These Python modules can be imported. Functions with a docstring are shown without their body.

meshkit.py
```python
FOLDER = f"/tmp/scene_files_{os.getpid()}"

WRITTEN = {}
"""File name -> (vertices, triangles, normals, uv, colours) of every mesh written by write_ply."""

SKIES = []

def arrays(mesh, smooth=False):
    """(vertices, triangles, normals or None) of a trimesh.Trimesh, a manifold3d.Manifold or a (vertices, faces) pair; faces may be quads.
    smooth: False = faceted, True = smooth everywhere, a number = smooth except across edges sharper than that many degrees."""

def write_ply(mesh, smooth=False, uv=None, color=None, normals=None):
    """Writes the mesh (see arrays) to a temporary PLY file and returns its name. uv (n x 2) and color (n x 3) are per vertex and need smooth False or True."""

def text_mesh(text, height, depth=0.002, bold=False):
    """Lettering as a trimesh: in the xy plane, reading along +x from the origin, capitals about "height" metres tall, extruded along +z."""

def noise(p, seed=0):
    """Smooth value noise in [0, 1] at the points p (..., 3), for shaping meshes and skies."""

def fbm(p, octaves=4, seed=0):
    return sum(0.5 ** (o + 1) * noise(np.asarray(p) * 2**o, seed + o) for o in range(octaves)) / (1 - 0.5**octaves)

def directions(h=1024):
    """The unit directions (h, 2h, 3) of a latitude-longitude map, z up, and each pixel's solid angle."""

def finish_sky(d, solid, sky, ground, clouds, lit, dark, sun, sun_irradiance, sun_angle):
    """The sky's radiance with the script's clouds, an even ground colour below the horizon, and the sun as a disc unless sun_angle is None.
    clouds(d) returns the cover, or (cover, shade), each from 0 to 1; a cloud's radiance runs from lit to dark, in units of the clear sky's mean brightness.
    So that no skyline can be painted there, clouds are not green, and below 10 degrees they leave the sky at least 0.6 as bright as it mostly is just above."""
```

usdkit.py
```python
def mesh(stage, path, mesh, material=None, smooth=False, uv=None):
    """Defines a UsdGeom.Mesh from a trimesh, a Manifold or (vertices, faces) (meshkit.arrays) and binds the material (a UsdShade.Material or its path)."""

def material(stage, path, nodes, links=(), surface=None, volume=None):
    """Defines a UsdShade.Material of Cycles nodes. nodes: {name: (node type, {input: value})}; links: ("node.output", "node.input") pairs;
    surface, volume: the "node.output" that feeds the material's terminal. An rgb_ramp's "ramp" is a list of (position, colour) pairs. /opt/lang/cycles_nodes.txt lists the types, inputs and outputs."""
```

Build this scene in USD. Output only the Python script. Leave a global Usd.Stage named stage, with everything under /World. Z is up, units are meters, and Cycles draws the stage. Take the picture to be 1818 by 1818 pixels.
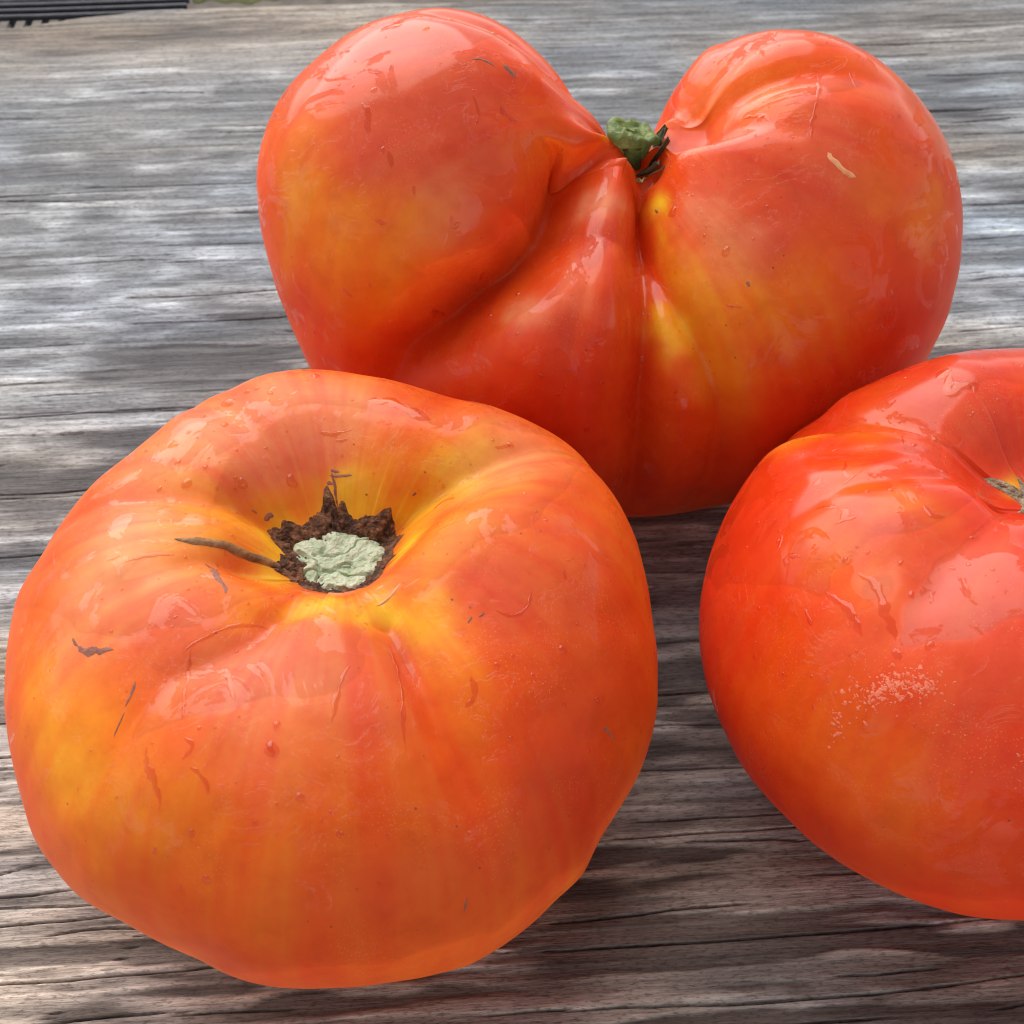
import math, numpy as np, trimesh
from scipy.interpolate import CubicSpline, PchipInterpolator
from pxr import Usd, UsdGeom, UsdLux, UsdShade, Sdf, Gf, Vt
import usdkit, meshkit

# ------------------------------------------------------------------ camera, sky, sun
stage = Usd.Stage.CreateInMemory()
UsdGeom.SetStageUpAxis(stage, UsdGeom.Tokens.z)
UsdGeom.SetStageMetersPerUnit(stage, 1.0)
world = UsdGeom.Xform.Define(stage, '/World')
stage.SetDefaultPrim(world.GetPrim())
UsdGeom.Scope.Define(stage, '/World/Looks')

EYE = np.array([0.0, 0.0, 0.223])
PITCH = math.radians(47.0)
APERTURE, FOCAL = 36.0, 49.46
EXPOSURE = 1.08
SUN_AZ, SUN_EL = math.radians(-28.0), math.radians(47.0)    # azimuth from +y (away from camera) towards +x
SUN_I, SUN_ANGLE, SKY = 0.40, 72.0, 0.10

cam = UsdGeom.Camera.Define(stage, '/World/camera')
cam.AddTranslateOp().Set(Gf.Vec3d(*map(float, EYE)))
cam.AddRotateXOp().Set(90.0 - math.degrees(PITCH))
cam.CreateHorizontalApertureAttr(APERTURE)
cam.CreateVerticalApertureAttr(APERTURE)
cam.CreateFocalLengthAttr(FOCAL)
cam.CreateFStopAttr(52.0)
cam.CreateFocusDistanceAttr(0.23)
cam.CreateClippingRangeAttr(Gf.Vec2f(0.01, 100))
cam.CreateExposureAttr(EXPOSURE)

sun_dir = np.array([math.sin(SUN_AZ) * math.cos(SUN_EL), math.cos(SUN_AZ) * math.cos(SUN_EL), math.sin(SUN_EL)])
sun = UsdLux.DistantLight.Define(stage, '/World/sun')
sun.CreateNormalizeAttr(True)
sun.CreateIntensityAttr(SUN_I)
sun.CreateAngleAttr(SUN_ANGLE)
sun.CreateColorAttr(Gf.Vec3f(1.0, 0.97, 0.93))
sun.AddRotateZOp().Set(-math.degrees(SUN_AZ) )
sun.AddRotateXOp().Set(-(90.0 - math.degrees(SUN_EL)))

sky = UsdLux.DomeLight.Define(stage, '/World/sky')
sky_m = usdkit.material(stage, '/World/Looks/sky_look', {
    'tc': ('texture_coordinate', {}),
    'n': ('noise_texture', {'scale': 2.2, 'detail': 5.0, 'roughness': 0.55}),
    'r': ('rgb_ramp', {'ramp': [(0.0, (0.55,) * 3), (0.4, (0.7,) * 3), (0.62, (0.95,) * 3), (1, (1, 1, 1))]}),
    's': ('sky_texture', {'sky_type': 'single_scattering', 'sun_disc': False, 'sun_elevation': SUN_EL,
                          'sun_rotation': math.atan2(sun_dir[0], sun_dir[1])}),
    'bw': ('rgb_to_bw', {}),
    'tint': ('mix_color', {'blend_type': 'multiply', 'fac': 1.0, 'b': (1.06, 1.0, 0.97), 'use_clamp': True}),
    'mx': ('mix_color', {'blend_type': 'mix', 'use_clamp': True}),
    'bg': ('background_shader', {'strength': SKY})},
    [('tc.generated', 'n.vector'), ('n.fac', 'r.fac'), ('s.color', 'bw.color'), ('bw.val', 'tint.a'), ('r.color', 'mx.fac'),
     ('s.color', 'mx.a'), ('tint.result', 'mx.b'), ('mx.result', 'bg.color')], surface='bg.background')
UsdShade.MaterialBindingAPI.Apply(sky.GetPrim()).Bind(sky_m)
sky.GetPrim().SetCustomDataByKey('kind', 'structure')

# ------------------------------------------------------------------ helpers
used = {}
def numbered(name, parent='/World'):
    k = used.get((parent, name), -1) + 1
    used[(parent, name)] = k
    return name if k == 0 else f'{name}_{k:03d}'

def tag(prim, label=None, category=None, group=None, kind=None):
    for k, v in (('label', label), ('category', category), ('group', group), ('kind', kind)):
        if v: prim.SetCustomDataByKey(k, v)
    return prim

def thing(name, label, category, group=None, at=(0, 0, 0)):
    x = UsdGeom.Xform.Define(stage, '/World/' + numbered(name))
    x.AddTranslateOp().Set(Gf.Vec3d(*map(float, at)))
    tag(x.GetPrim(), label, category, group)
    return x.GetPrim()

def obj(name, mesh, mat, parent=None, at=(0, 0, 0), smooth=True, label=None, kind=None, primvars=None):
    """One Mesh prim; the mesh is given in world coordinates, `at` is its parent's origin."""
    base = str(parent.GetPath()) if parent is not None else '/World'
    v, f = (np.asarray(mesh[0], float), np.asarray(mesh[1], int)) if isinstance(mesh, tuple) else (np.array(mesh.vertices), np.array(mesh.faces))
    m = usdkit.mesh(stage, f'{base}/{numbered(name, base)}', (v - np.asarray(at, float), f), mat, smooth=smooth)
    for k, a in (primvars or {}).items():
        a = np.asarray(a, np.float32)
        if a.ndim == 2:
            UsdGeom.PrimvarsAPI(m).CreatePrimvar(k, Sdf.ValueTypeNames.Color3fArray, 'vertex').Set(Vt.Vec3fArray.FromNumpy(a))
        else:
            UsdGeom.PrimvarsAPI(m).CreatePrimvar(k, Sdf.ValueTypeNames.FloatArray, 'vertex').Set(Vt.FloatArray.FromNumpy(a))
    tag(m.GetPrim(), label, None, None, kind)
    return m.GetPrim()

def sstep(a, b, x):
    t = np.clip((x - a) / (b - a), 0, 1)
    return t * t * (3 - 2 * t)

# ------------------------------------------------------------------ tomato shapes (centimetres, z = 0 on the board)
NT, N1, N2, N3 = 540, 90, 110, 90
def vert_normals(v, f):
    n = np.zeros_like(v)
    fn = np.cross(v[f[:, 1]] - v[f[:, 0]], v[f[:, 2]] - v[f[:, 0]])
    for k in range(3):
        for c in range(3):
            n[:, c] += np.bincount(f[:, k], fn[:, c], len(v))
    return n / np.maximum(np.linalg.norm(n, axis=1, keepdims=True), 1e-12)

def grid_faces(nr, nt):
    i, j = np.meshgrid(np.arange(nr - 1), np.arange(nt), indexing='ij')
    a, b, c, d = i * nt + j, i * nt + (j + 1) % nt, (i + 1) * nt + (j + 1) % nt, (i + 1) * nt + j
    return np.vstack([np.stack([a, d, c], -1).reshape(-1, 3), np.stack([a, c, b], -1).reshape(-1, 3)])

def tomato_raw(spec):
    """Rows run from the stem pit (row 0) over the shoulder and the equator to the base. Returns vertices (rows x NT, 3), faces, theta, t."""
    rows = np.array(spec['ctrl'], float)
    th = np.linspace(0, 2 * np.pi, NT, endpoint=False)
    x = np.radians(np.concatenate([rows[-3:, 0] - 360, rows[:, 0], rows[:3, 0] + 360]))
    P = [PchipInterpolator(x, np.concatenate([rows[-3:, k], rows[:, k], rows[:3, k]]))(th) for k in range(1, 5)]
    R, Rs, Hs, Ze = P
    ker = np.exp(-0.5 * (np.arange(-30, 31) / 6.0) ** 2); ker /= ker.sum()
    R, Rs, Hs, Ze = [np.convolve(np.concatenate([p[-30:], p, p[:30]]), ker, 'valid') for p in (R, Rs, Hs, Ze)]
    zp, kp = spec['pit'], spec.get('pit_k', 1.0)
    u = np.linspace(0.004, 1, N1, endpoint=False)[:, None]
    r1, z1 = Rs * u, zp + (Hs - zp) * np.sin(np.pi / 2 * u ** kp) ** spec.get('pit_pow', 2.0)
    a = np.linspace(0, np.pi / 2, N2, endpoint=False)[:, None]
    r2, z2 = Rs + (R - Rs) * np.sin(a), Ze + (Hs - Ze) * np.cos(a)
    b = np.linspace(0, np.pi / 2 * 0.997, N3)[:, None]
    pw = spec.get('base_pow', 0.8)
    r3, z3 = R * np.cos(b) ** pw, Ze * (1 - np.sin(b))
    r, z = np.vstack([r1, r2, r3]), np.vstack([z1, z2, z3])
    t = np.vstack([u / 3, 1 / 3 + a / (np.pi / 2) / 3, 2 / 3 + b / (np.pi / 2) / 3]) + 0 * r
    T = th + 0 * r
    v = np.stack([r * np.cos(T), r * np.sin(T), z], -1).reshape(-1, 3)
    f = grid_faces(len(r), NT)
    n = vert_normals(v, f)
    d = np.zeros(len(v))
    tt, TT, rr = t.ravel(), T.ravel(), r.ravel()
    for g in spec['grooves']:
        t0, amp, w, s0, s1 = g[:5]
        bend = g[5] if len(g) > 5 else 0.0
        if isinstance(t0, list):                           # a path: (how far down, angle)
            c = np.radians(np.interp(tt, [q[0] for q in t0], [q[1] for q in t0]))
        else:
            c = np.radians(t0) + np.radians(bend) * np.clip((tt - 0.2) / 0.6, 0, 1.5)
        dl = (TT - c + np.pi) % (2 * np.pi) - np.pi
        dl = dl * np.maximum(rr, 0.25)
        ww = w * np.clip(rr / 2.4, 0.34, 1.0) if isinstance(t0, list) else w
        w = ww
        e = 0.34 * w if amp > 0 else 0.6 * w
        prof = np.exp(-(np.sqrt(dl * dl + e * e) - e) / w) if amp > 0 else np.exp(-0.5 * (dl / w) ** 2)
        prof = np.where(np.abs((TT - c + np.pi) % (2 * np.pi) - np.pi) < np.radians(80), prof, 0)
        env = sstep(s0 - 0.07, s0 + 0.07, tt) * (1 - sstep(s1 - 0.16, s1 + 0.12, tt))
        d -= amp * prof * env * sstep(*spec.get('fade', (0.1, 1.5)), rr)
    p = v * spec.get('lump', 0.45)
    d += spec.get('lump_amp', 0.16) * (meshkit.fbm(p + 7.3, 3, spec['seed']) - 0.5)
    v = v + n * d[:, None]
    rot = math.radians(spec.get('rot', 0))
    c, s = math.cos(rot), math.sin(rot)
    v[:, :2] = v[:, :2] @ np.array([[c, s], [-s, c]])
    tx = math.radians(spec.get('tilt', 0))                 # leans the stem towards the camera
    zc = 3.5
    y, zz = v[:, 1].copy(), v[:, 2] - zc
    v[:, 1], v[:, 2] = y * math.cos(tx) - zz * math.sin(tx), y * math.sin(tx) + zz * math.cos(tx) + zc
    ty = math.radians(spec.get('lean', 0))                 # leans the stem sideways (+: towards +x)
    xx, zz = v[:, 0].copy(), v[:, 2] - zc
    v[:, 0], v[:, 2] = xx * math.cos(ty) + zz * math.sin(ty), -xx * math.sin(ty) + zz * math.cos(ty) + zc
    return v / 100.0, f, TT, tt

def bulge(v, place):
    """Makes the fruit lopsided: swells or narrows it around an axis by a table over the angle."""
    C, D, F, E1, E2 = (np.array(place[k]) for k in ('c', 'd', 'f', 'e1', 'e2'))
    w = v - C
    ax = C + np.outer((w @ F) / (D @ F), D)
    l = v - ax
    x, y = l @ E1, l @ E2
    tab = np.array(place['table'])
    s = CubicSpline(np.arange(len(tab) + 1) * 2 * np.pi / len(tab), np.append(tab, tab[0]), bc_type='periodic')(np.arctan2(y, x) % (2 * np.pi))
    rad = np.hypot(x, y)
    k = 1 + (s - 1) * sstep(0.0, 0.6, rad / 0.045)
    return ax + np.outer(x * k, E1) + np.outer(y * k, E2)

def tomato_shape(spec, place):
    v, f, T, t = tomato_raw(spec)
    v = v * place['size'] + np.array(place['at'])
    v = bulge(v, place)
    v[:, 2] = np.where(v[:, 2] < 0.0006, 0.0006 + (v[:, 2] - 0.0006) * 0.05, v[:, 2])
    return v, f, T, t

# rows: angle (0 right, 90 away, 180 left, 270 towards the camera), equator radius, shoulder radius, shoulder height, equator height
def two_lobes(c, a, zc, k, axis_r, axis_l, drop, c_l, a_l, k_l):
    """Control rows for the far half of a fruit made of two round lobes meeting in a cleft."""
    rows = []
    for th in (15, 30, 45, 58, 70, 80, 91, 102, 112, 124, 137, 150, 165):
        if th > 91: c, a, k = c_l, a_l, k_l
        al = math.radians(abs(th - (axis_r if th < 91 else axis_l)))
        q = math.sqrt(max(a * a - (c * math.sin(al)) ** 2, 0.5))
        rows.append((th, max(c * math.cos(al) + q, 1.5), max(c * math.cos(al), 0.55), zc + q * k - drop * math.exp(-((th - 93) / 18) ** 2), zc + 0.1))
    return rows
SPECS = {
 'A': dict(seed=3, pit=5.72, pit_k=0.9, pit_pow=2.0, lump_amp=0.22, base_pow=1.0, tilt=-7, lean=4,
   ctrl=[(0, 5.4, 2.2, 7.15, 3.6), (45, 5.3, 2.5, 7.3, 3.6), (90, 5.3, 2.5, 7.3, 3.7), (135, 5.4, 2.5, 7.2, 3.6),
         (180, 5.5, 2.2, 6.95, 3.5), (225, 5.3, 2.0, 6.72, 3.5), (270, 5.3, 1.95, 6.66, 3.6), (315, 5.3, 2.0, 6.75, 3.6)],
   grooves=[([(0, 145), (0.15, 151), (0.29, 164), (0.42, 167)], 0.42, 0.42, 0.05, 0.48), (201, 0.40, 0.30, 0.08, 0.36), (130, 0.26, 0.5, 0.08, 0.50), (103, 0.20, 0.5, 0.05, 0.30),
            ([(0, 52), (0.15, 44), (0.24, 36), (0.35, 33)], 0.55, 0.5, 0.05, 0.46), (18, 0.25, 0.5, 0.05, 0.38), ([(0, 308), (0.30, 297), (0.5, 299), (0.6, 299)], 0.55, 0.45, 0.24, 0.58), ([(0, 236), (0.28, 248), (0.36, 245), (0.44, 231)], 0.32, 0.38, 0.22, 0.46),
            (272, -0.08, 1.1, 0.10, 0.55), (345, -0.16, 0.9, 0.1, 0.6), (75, -0.2, 0.8, 0.12, 0.55), (125, -0.2, 0.8, 0.12, 0.55)]),
 'B': dict(seed=11, pit=6.3, fade=(0.1, 1.1), pit_k=0.62, pit_pow=1.1, lump_amp=0.2, base_pow=0.95, tilt=2, lean=0,
   ctrl=two_lobes(3.85, 3.6, 5.55, 1.17, 5, 177, 1.1, 3.95, 3.45, 1.22) + [(185, 7.6, 3.7, 9.6, 5.2), (205, 6.9, 3.2, 9.0, 5.1), (225, 5.6, 1.6, 8.3, 4.9), (245, 4.9, 1.1, 7.85, 4.8), (268, 4.6, 0.9, 7.55, 4.7),
         (292, 4.8, 1.0, 7.55, 4.7), (315, 5.4, 1.4, 8.2, 4.9), (340, 6.4, 2.9, 9.1, 5.1), (355, 6.9, 3.5, 9.5, 5.2)],
   grooves=[([(0, 234), (0.25, 237), (0.34, 239), (0.42, 239), (0.48, 234), (0.53, 229), (0.6, 225), (0.66, 219), (0.75, 214)], 1.75, 0.5, 0.16, 0.68), ([(0, 292), (0.18, 287), (0.34, 279), (0.43, 274), (0.64, 271)], 1.0, 0.36, 0.06, 0.76), ([(0, 277), (0.3, 278), (0.39, 279), (0.48, 282), (0.56, 286), (0.63, 288)], 0.6, 0.34, 0.34, 0.74), (30, 0.26, 0.4, 0.05, 0.26),
            (342, 0.42, 0.5, 0.03, 0.34), (5, 0.36, 0.45, 0.03, 0.40), (160, 0.28, 0.5, 0.06, 0.36),
            ([(0, 262), (0.3, 259), (0.4, 257), (0.5, 252), (0.6, 249)], -0.5, 1.0, 0.10, 0.62), (254, 0.14, 0.3, 0.42, 0.66)]),
 'C': dict(seed=23, pit=6.0, pit_k=0.75, pit_pow=2.0, lump_amp=0.2, base_pow=1.0, tilt=-12, lean=0,
   ctrl=[(0, 5.6, 2.4, 7.3, 3.7), (45, 5.6, 2.5, 7.4, 3.7), (90, 5.5, 2.5, 7.5, 3.8), (135, 5.5, 2.5, 7.4, 3.7),
         (180, 5.7, 2.2, 7.4, 3.7), (225, 5.7, 2.0, 7.3, 3.6), (270, 5.6, 1.8, 7.2, 3.6), (315, 5.6, 2.0, 7.2, 3.6)],
   grooves=[(148, 0.48, 0.6, 0.05, 0.70, -4), (172, 0.16, 0.5, 0.10, 0.46), (190, 0.22, 0.4, 0.08, 0.45), (225, 0.5, 0.7, 0.05, 0.46), (100, 0.12, 0.7, 0.05, 0.5),
            (40, 0.5, 0.6, 0.05, 0.6), (330, 0.4, 0.6, 0.05, 0.5), (280, 0.3, 0.6, 0.05, 0.5),
            (200, -0.15, 0.8, 0.1, 0.55), (125, -0.2, 0.9, 0.12, 0.6)]),
}
# where each fruit stands and how its outline bulges
# <FIT>
PLACES = {
 'A': {"at":[-0.02836,0.13861,0.00087],"size":0.9618,"c":[-0.02947,0.13838,0.03655],"d":[-0.12591,0.59122,-0.79662],"f":[0.0,0.682,-0.73135],"e1":[1.0,0.0,0.0],"e2":[0.0,0.73135,0.682],"table":[0.9986,1.0021,1.0055,1.0208,1.0374,1.0561,1.0714,1.0862,1.1011,1.0971,1.0818,1.0623,1.044,1.0099,0.9944,0.9945,1.0053,1.0234,1.046,1.0582,1.0574,1.0474,1.0275,1.03,1.0295,1.0171,1.0112,1.0102,1.0152,1.017,1.0115,1.0078,1.002,1.0088,1.0054,0.9994,0.994,0.9949,0.9991,1.0012,1.0076,1.0212,1.0421,1.0497,1.0549,1.0476,1.0306,1.0252,1.0252,1.0255,1.0476,1.0639,1.0674,1.0627,1.06,1.0581,1.0526,1.0546,1.0593,1.0657,1.0614,1.0536,1.0448,1.0309,1.0244,1.0036,0.9921,0.9922,0.9981,0.9989,1.0004,1.0025]},
 'B': {"at":[0.02199,0.2322,0.00284],"size":0.9594,"c":[0.02071,0.23569,0.04083],"d":[0.06937,0.78931,-0.61006],"f":[0.0,0.682,-0.73135],"e1":[1.0,0.0,0.0],"e2":[0.0,0.73135,0.682],"table":[1.0172,1.0087,0.9941,0.9804,0.9653,0.9454,0.9299,0.9195,0.9155,0.9216,0.9399,0.9649,1.0029,1.0693,1.1935,1.1884,1.1832,1.178,1.1727,1.1673,1.1618,1.1563,1.1506,1.1231,1.0896,1.0663,1.0459,1.039,1.0361,1.0432,1.0465,1.0435,1.0288,1.009,0.9874,0.9674,0.9553,0.95,0.9599,0.9752,0.992,1.0128,1.033,1.0547,1.0715,1.0931,1.1183,1.1307,1.1391,1.154,1.1613,1.1616,1.1628,1.173,1.1782,1.1749,1.1673,1.163,1.1536,1.1507,1.1527,1.1599,1.1616,1.1588,1.1497,1.1338,1.1129,1.09,1.0715,1.0548,1.0452,1.0349]},
 'C': {"at":[0.08599,0.14913,0.00142],"size":0.9409,"c":[0.08855,0.14735,0.03556],"d":[0.34818,0.57935,-0.73698],"f":[0.0,0.682,-0.73135],"e1":[1.0,0.0,0.0],"e2":[0.0,0.73135,0.682],"table":[0.995,1.0103,1.0223,1.0344,1.0416,1.0448,1.0513,1.0555,1.0567,1.0648,1.0863,1.1277,1.1616,1.1073,1.0744,1.052,1.035,1.0253,1.0167,1.0116,1.0111,1.0042,0.986,0.9643,0.9559,0.9597,0.9722,0.9773,1.0033,1.0243,1.016,1.0055,0.9983,0.9946,0.9968,1.002,1.0055,1.0161,1.0274,1.0371,1.0465,1.0569,1.0604,1.0642,1.0739,1.0862,1.0965,1.1003,1.1044,1.1051,1.1002,1.0941,1.0833,1.0697,1.0582,1.052,1.0428,1.0386,1.0294,1.0161,1.0039,0.995,0.9869,0.9757,0.9647,0.957,0.9499,0.9465,0.9518,0.9628,0.9723,0.9798]},
}
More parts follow.
